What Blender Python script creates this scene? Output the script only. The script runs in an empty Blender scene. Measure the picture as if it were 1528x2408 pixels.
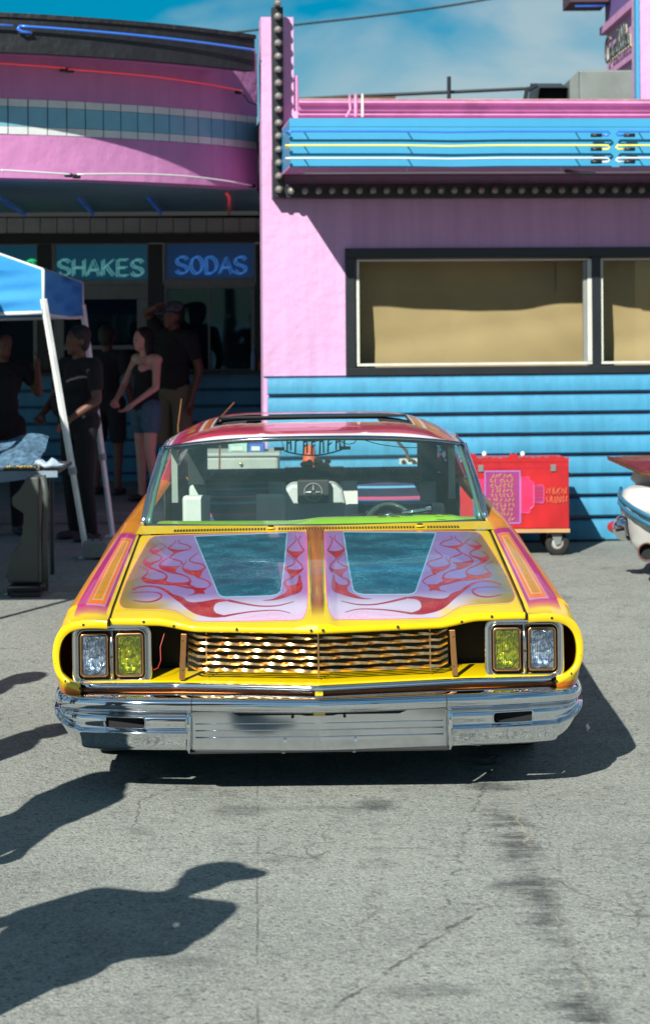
import bpy, math, random
import numpy as np
from mathutils import Vector, Matrix
random.seed(7)
rng = np.random.default_rng(7)
SC = bpy.context.scene
COL = SC.collection
R = math.radians

# ------------------------------------------------------------------ camera
CAM_H, F_PX, CX, HY, ROLL = 1.88, 4750.0, 764.0, 715.0, R(0.4)
cam = bpy.data.cameras.new('camera'); camo = bpy.data.objects.new('camera', cam); COL.objects.link(camo)
camo.location = (0, 0, CAM_H); camo.rotation_euler = (R(90), ROLL, 0)
cam.sensor_fit = 'VERTICAL'; cam.sensor_height = 36; cam.sensor_width = 24
cam.lens = F_PX / 2408 * 36
cam.shift_y = -(1204 - HY) / 2408
cam.clip_end = 2000; cam.clip_start = 0.05
cam.dof.use_dof = True; cam.dof.focus_distance = 8.1; cam.dof.aperture_fstop = 4.5
SC.camera = camo
SC.view_settings.view_transform = 'Standard'; SC.view_settings.look = 'None'
SC.view_settings.exposure = 0.6; SC.view_settings.gamma = 1.0
SC.view_settings.use_curve_mapping = False
try:
    SC.cycles.max_bounces = 10; SC.cycles.transparent_max_bounces = 16
    SC.cycles.sample_clamp_indirect = 6; SC.cycles.caustics_reflective = False; SC.cycles.caustics_refractive = False
except Exception: pass

# ------------------------------------------------------------------ sun and sky
SUN = Vector((-0.54, -1.28, 1.0)).normalized()          # direction towards the sun
sl = bpy.data.lights.new('sun', 'SUN'); sl.energy = 5.0; sl.angle = R(0.5); sl.color = (1.0, 0.955, 0.87)
so = bpy.data.objects.new('sun', sl); COL.objects.link(so)
so.rotation_euler = SUN.to_track_quat('Z', 'Y').to_euler()
W = bpy.data.worlds.new('World'); SC.world = W; W.use_nodes = True
nt = W.node_tree; nt.nodes.clear()
def N(t, ty, **k):
    n = t.nodes.new(ty)
    for a, b in k.items(): setattr(n, a, b)
    return n
out = N(nt, 'ShaderNodeOutputWorld'); bg = N(nt, 'ShaderNodeBackground'); bg.inputs[1].default_value = 0.11
sky = N(nt, 'ShaderNodeTexSky'); sky.sky_type = 'NISHITA'; sky.sun_disc = False
sky.sun_elevation = math.asin(SUN.z); sky.sun_rotation = math.atan2(SUN.x, SUN.y)
sky.air_density = 1.0; sky.dust_density = 0.1; sky.ozone_density = 4.0; sky.altitude = 200
tc = N(nt, 'ShaderNodeTexCoord'); mp = N(nt, 'ShaderNodeMapping'); mp.inputs['Scale'].default_value = (2.6, 2.2, 9.5)
mp.inputs['Rotation'].default_value = (0, R(14), R(35)); mp.inputs['Location'].default_value = (1.3, .4, .55)
nz = N(nt, 'ShaderNodeTexNoise'); nz.inputs['Scale'].default_value = 1.7; nz.inputs['Detail'].default_value = 7; nz.inputs['Roughness'].default_value = .52; nz.inputs['Distortion'].default_value = .5
rp = N(nt, 'ShaderNodeValToRGB'); rp.color_ramp.elements[0].position = .42; rp.color_ramp.elements[1].position = .64
rp.color_ramp.elements[1].color = (.75, .75, .75, 1)
mx = N(nt, 'ShaderNodeMix', data_type='RGBA'); mx.inputs['B'].default_value = (2.9, 3.5, 3.7, 1)
hs = N(nt, 'ShaderNodeHueSaturation'); hs.inputs['Saturation'].default_value = 1.75; hs.inputs['Value'].default_value = .38; hs.inputs['Hue'].default_value = .482
L = nt.links.new
L(tc.outputs['Generated'], mp.inputs[0]); L(mp.outputs[0], nz.inputs[0]); L(nz.outputs[0], rp.inputs[0])
L(sky.outputs[0], hs.inputs['Color']); L(hs.outputs[0], mx.inputs['A']); L(rp.outputs[0], mx.inputs['Factor'])
L(mx.outputs['Result'], bg.inputs[0]); L(bg.outputs[0], out.inputs[0])

# ------------------------------------------------------------------ helpers
_cr, _sr = math.cos(ROLL), math.sin(ROLL)
def ray(px, py):
    a, b = (px - CX) / F_PX, -(py - HY) / F_PX
    return Vector((_cr * a + _sr * b, 1.0, -_sr * a + _cr * b))
def P(px, py, Y):                                       # point of the place seen at that spot, Y metres ahead
    d = ray(px, py); return Vector((d.x * Y, Y, CAM_H + d.z * Y))
def G(px, py, z=0.0):                                   # same, on the level z
    d = ray(px, py); t = (z - CAM_H) / d.z
    return Vector((d.x * t, t, z))
def project(p):                                         # world points (n,3) -> plan coordinates of the traced artwork
    x, y, z = p[:, 0], p[:, 1], p[:, 2] - CAM_H
    a = (_cr * x - _sr * z) / y; b = (_sr * x + _cr * z) / y
    return CX + a * F_PX, HY - b * F_PX

MATS = {}
def pbr(name, col, rough=.6, metal=0., coat=0., var=0., vscale=4., bump=0., bscale=30., emis=None, es=0., spec=.5, dirt=None, stretch=None, detail=6, streak=0.):
    if name in MATS: return MATS[name]
    m = bpy.data.materials.new(name); m.use_nodes = True; t = m.node_tree; b = t.nodes['Principled BSDF']
    b.inputs['Base Color'].default_value = (*col, 1); b.inputs['Roughness'].default_value = rough
    b.inputs['Metallic'].default_value = metal; b.inputs['Coat Weight'].default_value = coat; b.inputs['Coat Roughness'].default_value = .04
    b.inputs['Specular IOR Level'].default_value = spec
    if emis: b.inputs['Emission Color'].default_value = (*emis, 1); b.inputs['Emission Strength'].default_value = es
    tcn = N(t, 'ShaderNodeTexCoord'); src = tcn.outputs['Object']
    if stretch:
        mpn = N(t, 'ShaderNodeMapping'); mpn.inputs['Scale'].default_value = stretch
        t.links.new(src, mpn.inputs[0]); src = mpn.outputs[0]
    if var:
        n = N(t, 'ShaderNodeTexNoise'); n.inputs['Scale'].default_value = vscale; n.inputs['Detail'].default_value = detail; n.inputs['Roughness'].default_value = .62
        r = N(t, 'ShaderNodeMapRange'); r.inputs[1].default_value = .3; r.inputs[2].default_value = .7; r.inputs[3].default_value = 1 - var; r.inputs[4].default_value = 1 + var
        h = N(t, 'ShaderNodeMix', data_type='RGBA', blend_type='MULTIPLY'); h.inputs['Factor'].default_value = 1
        h.inputs['A'].default_value = (*col, 1)
        t.links.new(src, n.inputs[0]); t.links.new(n.outputs[0], r.inputs[0]); t.links.new(r.outputs[0], h.inputs['B'])
        last = h.outputs['Result']
        if dirt:
            n2 = N(t, 'ShaderNodeTexNoise'); n2.inputs['Scale'].default_value = vscale * .35; n2.inputs['Detail'].default_value = 8; n2.inputs['Roughness'].default_value = .7
            r2 = N(t, 'ShaderNodeMapRange'); r2.inputs[1].default_value = .52; r2.inputs[2].default_value = .75; r2.inputs[3].default_value = 0; r2.inputs[4].default_value = .55
            h2 = N(t, 'ShaderNodeMix', data_type='RGBA'); h2.inputs['B'].default_value = (*dirt, 1)
            t.links.new(src, n2.inputs[0]); t.links.new(n2.outputs[0], r2.inputs[0]); t.links.new(r2.outputs[0], h2.inputs['Factor']); t.links.new(last, h2.inputs['A']); last = h2.outputs['Result']
        if streak:
            m5 = N(t, 'ShaderNodeMapping'); m5.inputs['Scale'].default_value = (9, 9, .45); t.links.new(tcn.outputs['Object'], m5.inputs[0])
            n5 = N(t, 'ShaderNodeTexNoise'); n5.inputs['Scale'].default_value = 1; n5.inputs['Detail'].default_value = 7; n5.inputs['Roughness'].default_value = .7; t.links.new(m5.outputs[0], n5.inputs[0])
            r5 = N(t, 'ShaderNodeMapRange'); r5.inputs[1].default_value = .42; r5.inputs[2].default_value = .72; r5.inputs[3].default_value = 1; r5.inputs[4].default_value = 1 - streak; t.links.new(n5.outputs[0], r5.inputs[0])
            h5 = N(t, 'ShaderNodeMix', data_type='RGBA', blend_type='MULTIPLY'); h5.inputs['Factor'].default_value = 1; t.links.new(last, h5.inputs['A']); t.links.new(r5.outputs[0], h5.inputs['B']); last = h5.outputs['Result']
        t.links.new(last, b.inputs['Base Color'])
        r3 = N(t, 'ShaderNodeMapRange'); r3.inputs[3].default_value = max(.02, rough * .85); r3.inputs[4].default_value = min(1, rough * 1.15)
        t.links.new(n.outputs[0], r3.inputs[0]); t.links.new(r3.outputs[0], b.inputs['Roughness'])
    if bump:
        n = N(t, 'ShaderNodeTexNoise'); n.inputs['Scale'].default_value = bscale; n.inputs['Detail'].default_value = 5
        bp = N(t, 'ShaderNodeBump'); bp.inputs['Strength'].default_value = bump; bp.inputs['Distance'].default_value = .02
        t.links.new(src, n.inputs[0]); t.links.new(n.outputs[0], bp.inputs['Height']); t.links.new(bp.outputs[0], b.inputs['Normal'])
    MATS[name] = m; return m
def glass(name, tint=(.8, .95, .9), refl=1.0, rough=.0, opac=.0, body=(0, 0, 0)):
    if name in MATS: return MATS[name]
    m = bpy.data.materials.new(name); m.use_nodes = True; t = m.node_tree; t.nodes.clear()
    o = N(t, 'ShaderNodeOutputMaterial'); tr = N(t, 'ShaderNodeBsdfTransparent'); tr.inputs[0].default_value = (*tint, 1)
    gl = N(t, 'ShaderNodeBsdfGlossy'); gl.inputs['Roughness'].default_value = rough; gl.inputs[0].default_value = (refl, refl, refl, 1)
    lw = N(t, 'ShaderNodeLayerWeight'); lw.inputs[0].default_value = .5; pw_ = N(t, 'ShaderNodeMath', operation='POWER'); pw_.inputs[1].default_value = 5; t.links.new(lw.outputs['Facing'], pw_.inputs[0]); fr = N(t, 'ShaderNodeMath', operation='MULTIPLY_ADD'); fr.inputs[1].default_value = .95; fr.inputs[2].default_value = .045; t.links.new(pw_.outputs[0], fr.inputs[0]); mxs = N(t, 'ShaderNodeMixShader')
    n = N(t, 'ShaderNodeTexNoise'); n.inputs['Scale'].default_value = 1.3; bp = N(t, 'ShaderNodeBump'); bp.inputs['Strength'].default_value = .06
    tcn = N(t, 'ShaderNodeTexCoord'); t.links.new(tcn.outputs['Object'], n.inputs[0]); t.links.new(n.outputs[0], bp.inputs['Height']); t.links.new(bp.outputs[0], gl.inputs['Normal'])
    last = tr.outputs[0]
    if opac:
        df = N(t, 'ShaderNodeBsdfDiffuse'); df.inputs[0].default_value = (*body, 1); m2 = N(t, 'ShaderNodeMixShader'); m2.inputs[0].default_value = opac
        t.links.new(last, m2.inputs[1]); t.links.new(df.outputs[0], m2.inputs[2]); last = m2.outputs[0]
    t.links.new(fr.outputs[0], mxs.inputs[0]); t.links.new(last, mxs.inputs[1]); t.links.new(gl.outputs[0], mxs.inputs[2]); t.links.new(mxs.outputs[0], o.inputs[0])
    MATS[name] = m; return m

class MB:
    def __init__(s): s.v = []; s.f = []
    def add(s, vs, fs, M=None):
        b = len(s.v)
        if M is not None: vs = [M @ Vector(v) for v in vs]
        s.v += [tuple(v) for v in vs]; s.f += [tuple(i + b for i in f) for f in fs]; return s
    def box(s, x0, x1, y0, y1, z0, z1, M=None):
        vs = [(x0, y0, z0), (x1, y0, z0), (x1, y1, z0), (x0, y1, z0), (x0, y0, z1), (x1, y0, z1), (x1, y1, z1), (x0, y1, z1)]
        return s.add(vs, [(3, 2, 1, 0), (4, 5, 6, 7), (0, 1, 5, 4), (1, 2, 6, 5), (2, 3, 7, 6), (3, 0, 4, 7)], M)
    def tube(s, pts, r, n=8, closed=False, cap=True, flat=1.0, M=None):
        pts = [Vector(p) for p in pts]; k = len(pts); rs = r if isinstance(r, (list, tuple)) else [r] * k
        up = None; vs = []; fs = []
        for i, p in enumerate(pts):
            if closed: d = pts[(i + 1) % k] - pts[i - 1]
            else: d = pts[min(i + 1, k - 1)] - pts[max(i - 1, 0)]
            if d.length < 1e-9: d = Vector((0, 0, 1))
            d.normalize()
            if up is None: up = Vector((0, 0, 1)) if abs(d.z) < .9 else Vector((0, 1, 0))
            up = (up - d * up.dot(d))
            if up.length < 1e-6: up = d.orthogonal()
            up.normalize(); sd = d.cross(up)
            for j in range(n):
                a = 2 * math.pi * j / n; vs.append(p + (sd * math.cos(a) + up * math.sin(a) * flat) * rs[i])
        for i in range(k if closed else k - 1):
            for j in range(n):
                a, b2 = i * n, ((i + 1) % k) * n; fs.append((a + j, a + (j + 1) % n, b2 + (j + 1) % n, b2 + j))
        if cap and not closed: fs.append(tuple(range(n - 1, -1, -1))); fs.append(tuple((k - 1) * n + j for j in range(n)))
        return s.add(vs, fs, M)
    def cyl(s, a, b, r0, r1=None, n=16, M=None): return s.tube([a, b], [r0, r0 if r1 is None else r1], n, M=M)
    def ell(s, c, rad, nu=14, nv=9, Rm=None):
        vs = []; fs = []; c = Vector(c)
        for i in range(nv + 1):
            th = math.pi * i / nv
            for j in range(nu):
                ph = 2 * math.pi * j / nu
                q = Vector((rad[0] * math.sin(th) * math.cos(ph), rad[1] * math.sin(th) * math.sin(ph), rad[2] * math.cos(th)))
                if Rm: q = Rm @ q
                vs.append(c + q)
        for i in range(nv):
            for j in range(nu): fs.append((i * nu + j, (i + 1) * nu + j, (i + 1) * nu + (j + 1) % nu, i * nu + (j + 1) % nu))
        return s.add(vs, fs)
    def cap(s, a, b, ra, rb, n=12):                     # tapered capsule
        a = Vector(a); b = Vector(b); d = (b - a); l = d.length or 1e-6; d /= l
        pts = [a - d * ra * .95, a - d * ra * .7, a - d * ra * .3, a, b, b + d * rb * .3, b + d * rb * .7, b + d * rb * .95]
        rs = [ra * .2, ra * .7, ra * .95, ra, rb, rb * .95, rb * .7, rb * .2]
        return s.tube(pts, rs, n)
    def grid(s, fn, nu, nv, cu=False, skip=None, M=None):
        vs = [fn(i / nu, j / nv) for j in range(nv + 1) for i in range(nu + (0 if cu else 1))]; w = nu + (0 if cu else 1); fs = []
        for j in range(nv):
            for i in range(nu):
                if skip and skip(i, j): continue
                fs.append((j * w + i, j * w + (i + 1) % w if cu else j * w + i + 1, (j + 1) * w + ((i + 1) % w if cu else i + 1), (j + 1) * w + i))
        return s.add(vs, fs, M)
    def prism(s, poly, y0, y1, M=None):                 # polygon in xz, extruded along y
        n = len(poly); vs = [(p[0], y0, p[1]) for p in poly] + [(p[0], y1, p[1]) for p in poly]
        fs = [tuple(range(n)), tuple(range(2 * n - 1, n - 1, -1))] + [(i, i + n, (i + 1) % n + n, (i + 1) % n) for i in range(n)]
        return s.add(vs, fs, M)
    def lathe(s, prof, n=24, M=None):                   # (r, z) around z
        k = len(prof); vs = [(r * math.cos(2 * math.pi * j / n), r * math.sin(2 * math.pi * j / n), z) for r, z in prof for j in range(n)]
        fs = [(i * n + j, i * n + (j + 1) % n, (i + 1) * n + (j + 1) % n, (i + 1) * n + j) for i in range(k - 1) for j in range(n)]
        return s.add(vs, fs, M)
    def build(s, name, m, parent=None, smooth=False, bevel=0, M=None, sharp=None, **props):
        me = bpy.data.meshes.new(name); me.from_pydata(s.v, [], s.f); me.update()
        o = bpy.data.objects.new(name, me); COL.objects.link(o)
        for x in (m if isinstance(m, (list, tuple)) else [m]): me.materials.append(x)
        if smooth:
            me.polygons.foreach_set('use_smooth', [True] * len(me.polygons))
            if sharp: me.set_sharp_from_angle(angle=R(sharp))
        if bevel:
            b = o.modifiers.new('bevel', 'BEVEL'); b.width = bevel; b.segments = 2; b.limit_method = 'ANGLE'; b.angle_limit = R(40)
        if parent: o.parent = parent
        if M is not None: o.matrix_local = M
        for k, v in props.items(): o[k] = v
        return o
def tag(o, label=None, cat=None, group=None, kind=None):
    if label: o['label'] = label
    if cat: o['category'] = cat
    if group: o['group'] = group
    if kind: o['kind'] = kind
    return o
def empty(name, label=None, cat=None, loc=(0, 0, 0), rz=0, group=None, kind=None):
    o = bpy.data.objects.new(name, None); COL.objects.link(o); o.location = loc; o.rotation_euler = (0, 0, rz); o.empty_display_size = .1
    return tag(o, label, cat, group, kind)
def copy_tree(o, parent=None):
    c = o.copy(); COL.objects.link(c)
    if parent: c.parent = parent
    for ch in list(o.children): copy_tree(ch, c)
    return c
def sstep(a, b, x): t = np.clip((np.asarray(x, float) - a) / (b - a), 0, 1); return t * t * (3 - 2 * t)
def lerp(a, b, t): return a + (b - a) * t
def interp(x, pts): return float(np.interp(x, [p[0] for p in pts], [p[1] for p in pts]))
def crom(pts, n=8, closed=False):                       # smooth curve through points (any dimension)
    p = [np.array(q, float) for q in pts]; k = len(p); o = []
    for i in range(k if closed else k - 1):
        if closed: a, b, c, d = p[i - 1], p[i], p[(i + 1) % k], p[(i + 2) % k]
        else: a, b, c, d = p[max(i - 1, 0)], p[i], p[i + 1], p[min(i + 2, k - 1)]
        for j in range(n):
            t = j / n; o.append(.5 * ((2 * b) + (c - a) * t + (2 * a - 5 * b + 4 * c - d) * t * t + (3 * b - a - 3 * c + d) * t ** 3))
    if not closed: o.append(p[-1])
    return o
def rrect(x0, x1, z0, z1, r, n=5):
    o = []
    for cx, cz, a0 in ((x1 - r, z1 - r, 0), (x0 + r, z1 - r, 90), (x0 + r, z0 + r, 180), (x1 - r, z0 + r, 270)):
        for i in range(n + 1): a = R(a0 + 90 * i / n); o.append((cx + r * math.cos(a), cz + r * math.sin(a)))
    return o
# ------------------------------------------------------------------ ground
def asphalt_mat():
    m = bpy.data.materials.new('asphalt'); m.use_nodes = True; t = m.node_tree; b = t.nodes['Principled BSDF']; l = t.links.new
    g = N(t, 'ShaderNodeNewGeometry'); pos = g.outputs['Position']
    def noise(sc, det=4, ro=.6, vec=None, dist=0):
        n = N(t, 'ShaderNodeTexNoise'); n.inputs['Scale'].default_value = sc; n.inputs['Detail'].default_value = det; n.inputs['Roughness'].default_value = ro; n.inputs['Distortion'].default_value = dist
        l(vec or pos, n.inputs[0]); return n.outputs[0]
    def rng_(v, a, b_, c, d):
        r = N(t, 'ShaderNodeMapRange'); r.inputs[1].default_value = a; r.inputs[2].default_value = b_; r.inputs[3].default_value = c; r.inputs[4].default_value = d
        l(v, r.inputs[0]); return r.outputs[0]
    def math_(op, a, b_=None, c=None):
        r = N(t, 'ShaderNodeMath', operation=op)
        for i, v in enumerate((a, b_, c)):
            if v is None: continue
            if isinstance(v, (int, float)): r.inputs[i].default_value = v
            else: l(v, r.inputs[i])
        return r.outputs[0]
    def mixc(f, a, c, mode='MIX'):
        r = N(t, 'ShaderNodeMix', data_type='RGBA', blend_type=mode)
        if isinstance(f, (int, float)): r.inputs['Factor'].default_value = f
        else: l(f, r.inputs['Factor'])
        for k, v in (('A', a), ('B', c)):
            if isinstance(v, tuple): r.inputs[k].default_value = (*v, 1)
            else: l(v, r.inputs[k])
        return r.outputs['Result']
    sep = N(t, 'ShaderNodeSeparateXYZ'); l(pos, sep.inputs[0]); X, Y = sep.outputs[0], sep.outputs[1]
    base = mixc(rng_(noise(.7, 6, .65), .3, .7, 0, 1), (.225, .245, .225), (.30, .32, .29))
    vo = N(t, 'ShaderNodeTexVoronoi'); vo.inputs['Scale'].default_value = 150; l(pos, vo.inputs[0])
    sv = N(t, 'ShaderNodeSeparateColor'); l(vo.outputs['Color'], sv.inputs[0])
    agg = rng_(sv.outputs[0], 0, 1, .72, 1.28)
    base = mixc(1.0, base, agg, 'MULTIPLY')
    vo3 = N(t, 'ShaderNodeTexVoronoi'); vo3.inputs['Scale'].default_value = 85; l(pos, vo3.inputs[0])
    s3 = N(t, 'ShaderNodeSeparateColor'); l(vo3.outputs['Color'], s3.inputs[0])
    base = mixc(rng_(s3.outputs[1], .90, .98, 0, .6), base, (.38, .38, .34))
    base = mixc(rng_(s3.outputs[2], .90, .98, 0, .55), base, (.06, .07, .07))
    base = mixc(rng_(noise(9, 5, .7), .54, .72, 0, .5), base, (.10, .11, .11))
    base = mixc(rng_(noise(2.3, 5, .7), .55, .75, 0, .42), base, (.10, .105, .10))
    # a line that runs away from the viewer: x = a + b*y + wobble
    def line(a, b_, w, y0, y1, wob, sc, soft=.5, brk=None):
        n1 = math_('SUBTRACT', noise(sc, 4, .7), .5)
        lx = math_('ADD', math_('MULTIPLY_ADD', Y, b_, a), math_('MULTIPLY', n1, wob))
        d = math_('ABSOLUTE', math_('SUBTRACT', X, lx))
        k = rng_(d, w * soft, w, 1, 0)
        k = math_('MULTIPLY', k, rng_(Y, y0, y0 + .15, 0, 1)); k = math_('MULTIPLY', k, rng_(Y, y1 - .25, y1, 1, 0))
        if brk is not None: k = math_('MULTIPLY', k, rng_(noise(brk, 4, .7), .42, .58, 0, 1))
        return k
    p0, p1 = G(606, 2400), G(606, 1840); b1 = (p1.x - p0.x) / (p1.y - p0.y); a1 = p0.x - b1 * p0.y
    base = mixc(math_('MULTIPLY', line(a1, b1, .005, 4.8, 8.6, .012, 3, .5, 3.5), .55), base, (.055, .06, .06))
    mpn = N(t, 'ShaderNodeMapping'); mpn.inputs['Scale'].default_value = (2.2, 30, 1); l(pos, mpn.inputs[0])
    streak = rng_(noise(1, 5, .75, mpn.outputs[0]), .55, .68, 0, 1)
    k = math_('MULTIPLY', line(a1 - .035, b1, .085, 4.9, 8.4, .05, 3, .1, 1.8), streak)
    base = mixc(math_('MULTIPLY', k, .75), base, (.075, .085, .085))
    # scuffed dark joint on the right
    q0, q1 = G(1288, 2135), G(1170, 1835); b2 = (q1.x - q0.x) / (q1.y - q0.y); a2 = q0.x - b2 * q0.y
    mp2 = N(t, 'ShaderNodeMapping'); mp2.inputs['Scale'].default_value = (3.2, 17, 1); mp2.inputs['Rotation'].default_value = (0, 0, R(-14)); l(pos, mp2.inputs[0])
    st2 = rng_(noise(1, 5, .75, mp2.outputs[0]), .42, .56, 0, 1)
    k = math_('MULTIPLY', line(a2 - .03, b2, .10, 4.6, 9.6, .08, 2.5, .25, 1.6), st2)
    base = mixc(math_('MULTIPLY', k, .85), base, (.035, .04, .04))
    base = mixc(math_('MULTIPLY', line(a2 + .02, b2, .006, 4.6, 8.9, .14, 6, .3, 5), .55), base, (.40, .38, .28))
    # cracks
    for (u, v, y0, y1, wob, w, dk) in (((1140, 1835), (1050, 2100), 6.2, 8.7, .16, .010, .7), ((1130, 2135), (850, 2330), 5.3, 6.5, .12, .013, .8), ((880, 2075), (830, 2340), 5.4, 6.6, .2, .007, .5),
                                     ((1300, 2150), (1430, 2400), 4.9, 6.3, .16, .010, .45), ((1240, 1850), (1330, 2060), 6.4, 8.1, .14, .007, .5)):
        A, B = G(*u), G(*v); bb = (A.x - B.x) / (A.y - B.y); aa = B.x - bb * B.y
        base = mixc(math_('MULTIPLY', line(aa, bb, w, y0, y1, wob, 5, .3, 7), dk), base, (.05, .05, .045))
    # dark scuffs where something was dragged
    def blot(px, py, rx, ry, dk=.72, rot=0):
        c = G(px, py); dx = math_('SUBTRACT', X, c.x); dy = math_('SUBTRACT', Y, c.y)
        d = math_('SQRT', math_('ADD', math_('POWER', math_('ABSOLUTE', math_('DIVIDE', dx, rx)), 2), math_('POWER', math_('ABSOLUTE', math_('DIVIDE', dy, ry)), 2)))
        d = math_('ADD', d, math_('MULTIPLY', math_('SUBTRACT', noise(14, 5, .75), .5), 2.2))
        return math_('MULTIPLY', rng_(d, .6, 1.25, dk, 0), rng_(noise(1, 5, .75, mp2.outputs[0]), .36, .60, .35, 1))
    for a in ((885, 1892, .075, .10), (1235, 2080, .12, .09), (1282, 2118, .045, .14), (1160, 1850, .11, .07), (1230, 2000, .07, .10), (1005, 2330, .14, .06, .5), (1390, 2395, .05, .05), (560, 1905, .10, .10, .5), (715, 1900, .28, .03, .45), (440, 2260, .10, .05, .35)):
        base = mixc(blot(*a), base, (.045, .052, .055))
    nv = N(t, 'ShaderNodeTexNoise'); nv.inputs['Scale'].default_value = 2.5; nv.inputs['Detail'].default_value = 6; l(pos, nv.inputs[0])
    vm = N(t, 'ShaderNodeVectorMath', operation='MULTIPLY_ADD'); vm.inputs[1].default_value = (.5, .5, .5); l(nv.outputs['Color'], vm.inputs[0]); l(pos, vm.inputs[2])
    ve = N(t, 'ShaderNodeTexVoronoi', feature='DISTANCE_TO_EDGE'); ve.inputs['Scale'].default_value = .95; l(vm.outputs[0], ve.inputs[0])
    ck = math_('MULTIPLY', rng_(ve.outputs['Distance'], .002, .009, 1, 0), rng_(noise(.9, 4, .7), .50, .60, 0, 1))
    base = mixc(math_('MULTIPLY', ck, .6), base, (.07, .07, .06))
    oil = math_('MULTIPLY', rng_(noise(3.4, 2, .4), .70, .76, 0, 1), .45); base = mixc(oil, base, (.08, .085, .08))
    broad_tone = rng_(noise(.25, 3, .6), .35, .65, .88, 1.1)  # slow random tone over the whole ground
    base = mixc(1.0, base, broad_tone, 'MULTIPLY')
    l(base, b.inputs['Base Color']); b.inputs['Roughness'].default_value = .9; b.inputs['Specular IOR Level'].default_value = .25
    vo2 = N(t, 'ShaderNodeTexVoronoi'); vo2.inputs['Scale'].default_value = 110; l(pos, vo2.inputs[0])
    bp = N(t, 'ShaderNodeBump'); bp.inputs['Strength'].default_value = .5; bp.inputs['Distance'].default_value = .005; l(vo2.outputs['Distance'], bp.inputs['Height'])
    bp2 = N(t, 'ShaderNodeBump'); bp2.inputs['Strength'].default_value = .7; bp2.inputs['Distance'].default_value = .010; l(noise(20, 6, .75), bp2.inputs['Height']); l(bp2.outputs[0], bp.inputs['Normal'])
    l(bp.outputs[0], b.inputs['Normal']); return m
MB().grid(lambda u, v: (-150 + 300 * u, -150 + 300 * v, 0), 4, 4).build('ground', asphalt_mat(), kind='structure')

# ------------------------------------------------------------------ building materials
pink = pbr('pink_stucco', (.58, .35, .57), .85, streak=.16, var=.10, vscale=1.0, bump=.6, bscale=11, dirt=(.50, .25, .48))
pinkm = pbr('magenta_stucco', (.54, .22, .46), .8, streak=.14, var=.07, vscale=1.3, bump=.7, bscale=7)
pinkt = pbr('pink_trim', (.56, .26, .46), .6, var=.15, vscale=6, dirt=(.25, .10, .12))
skyblue = pbr('blue_paint', (.05, .275, .45), .45, streak=.28, var=.08, vscale=2.5, dirt=(.04, .21, .36), bump=.15, bscale=12)
skyblue2 = pbr('blue_fascia', (.045, .29, .50), .4, var=.06, vscale=2)
black = pbr('black_paint', (.008, .012, .016), .45, var=.2)
dark = pbr('dark_void', (.006, .008, .010), .9)
tealm = pbr('teal_soffit', (.12, .27, .30), .6, var=.12, vscale=2)
greyt = pbr('grey_tile', (.42, .44, .42), .35, var=.12, vscale=5)
white_fr = pbr('white_frame', (.55, .58, .52), .5, var=.12, vscale=8)
grey_fr = pbr('grey_frame', (.20, .22, .21), .5, var=.12, vscale=8)
clearbulb = pbr('bulb_glass', (.20, .19, .165), .12, coat=1, var=.1)
glasst = pbr('neon_glass_clear', (.55, .6, .6), .15, coat=1)
def neon(n, c, s): return pbr('neon_' + n, c, .2, emis=c, es=s, coat=1)
nblue, nred, nyel, nwht, ngrn, nteal = neon('blue', (.03, .15, .60), .16), neon('red', (.75, .06, .07), .22), neon('yellow', (.75, .70, .10), .12), neon('white', (.62, .66, .66), .03), neon('green', (.05, .8, .25), .5), neon('teal', (.16, .50, .50), .30)

# main wall frame: u along the wall, d out of the wall towards the viewer, w height
TH = R(5.0); WT = Vector((math.cos(TH), math.sin(TH), 0)); WN = Vector((math.sin(TH), -math.cos(TH), 0)); WO = P(624, 885, 15.7); WO.z = 0
WM = Matrix(((WT.x, -WN.x, 0, WO.x), (WT.y, -WN.y, 0, WO.y), (0, 0, 1, 0), (0, 0, 0, 1)))      # local x=u, y=-d, z=w
def BW(px, py, d=0):
    r = ray(px, py); o = Vector((0, 0, CAM_H)); t = ((WO + WN * d - o).dot(WN)) / r.dot(WN); p = o + r * t
    return (p - WO).dot(WT), p.z
def wrect(x0, y0, x1, y1, d=0):
    xm, ym = (x0 + x1) / 2, (y0 + y1) / 2
    return BW(x0, ym, d)[0], BW(x1, ym, d)[0], BW(xm, y1, d)[1], BW(xm, y0, d)[1]
def wbox(mb, x0, y0, x1, y1, d0, d1, dref=None):
    a, b_, c, d = wrect(x0, y0, x1, y1, d1 if dref is None else dref); return mb.box(a, b_, -d1, -d0, c, d)
UEND = 9.0
u0 = BW(618, 700)[0]; wt0 = 0.0
zsid = BW(700, 884)[1]; ztop = BW(1000, 262)[1]
a, b_, c, d = wrect(812, 583, 1528, 880)                # window opening
wz0, wz1, wx0 = c, d, a; wx1 = 6.0
wall = MB()
wall.box(u0, wx0, 0, .3, zsid, ztop).box(wx0, wx1, 0, .3, wz1, ztop).box(wx0, wx1, 0, .3, zsid, wz0).box(wx1, UEND, 0, .3, zsid, ztop).box(u0 + .0, UEND, .02, .3, 0, zsid)
bld = empty('diner_building', 'pink stucco diner wall with blue lap siding below, behind the custom car', 'building'); bld.matrix_world = WM
wall.build('wall', pink, bld)
a = WM @ Vector((u0, .3, 0)); sw_ = MB().box(a.x, a.x + .15, a.y, 20.9, 0, ztop).build('side_wall', pinkm, bld); sw_.matrix_local = WM.inverted()
MB().box(u0, UEND, .3, 9, ztop - .2, ztop - .05).build('roof', pbr('roof_felt', (.1, .1, .1), .9, var=.2), bld)
MB().box(u0 + .22, UEND, 2.2, 2.3, 0, ztop - .25).build('inner_wall', pbr('inner_wall', (.05, .05, .045), .9), bld)
MB().box(u0 + .22, UEND, .31, 2.2, .02, .06).build('inner_floor', pbr('inner_floor', (.06, .055, .05), .8), bld)
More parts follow.
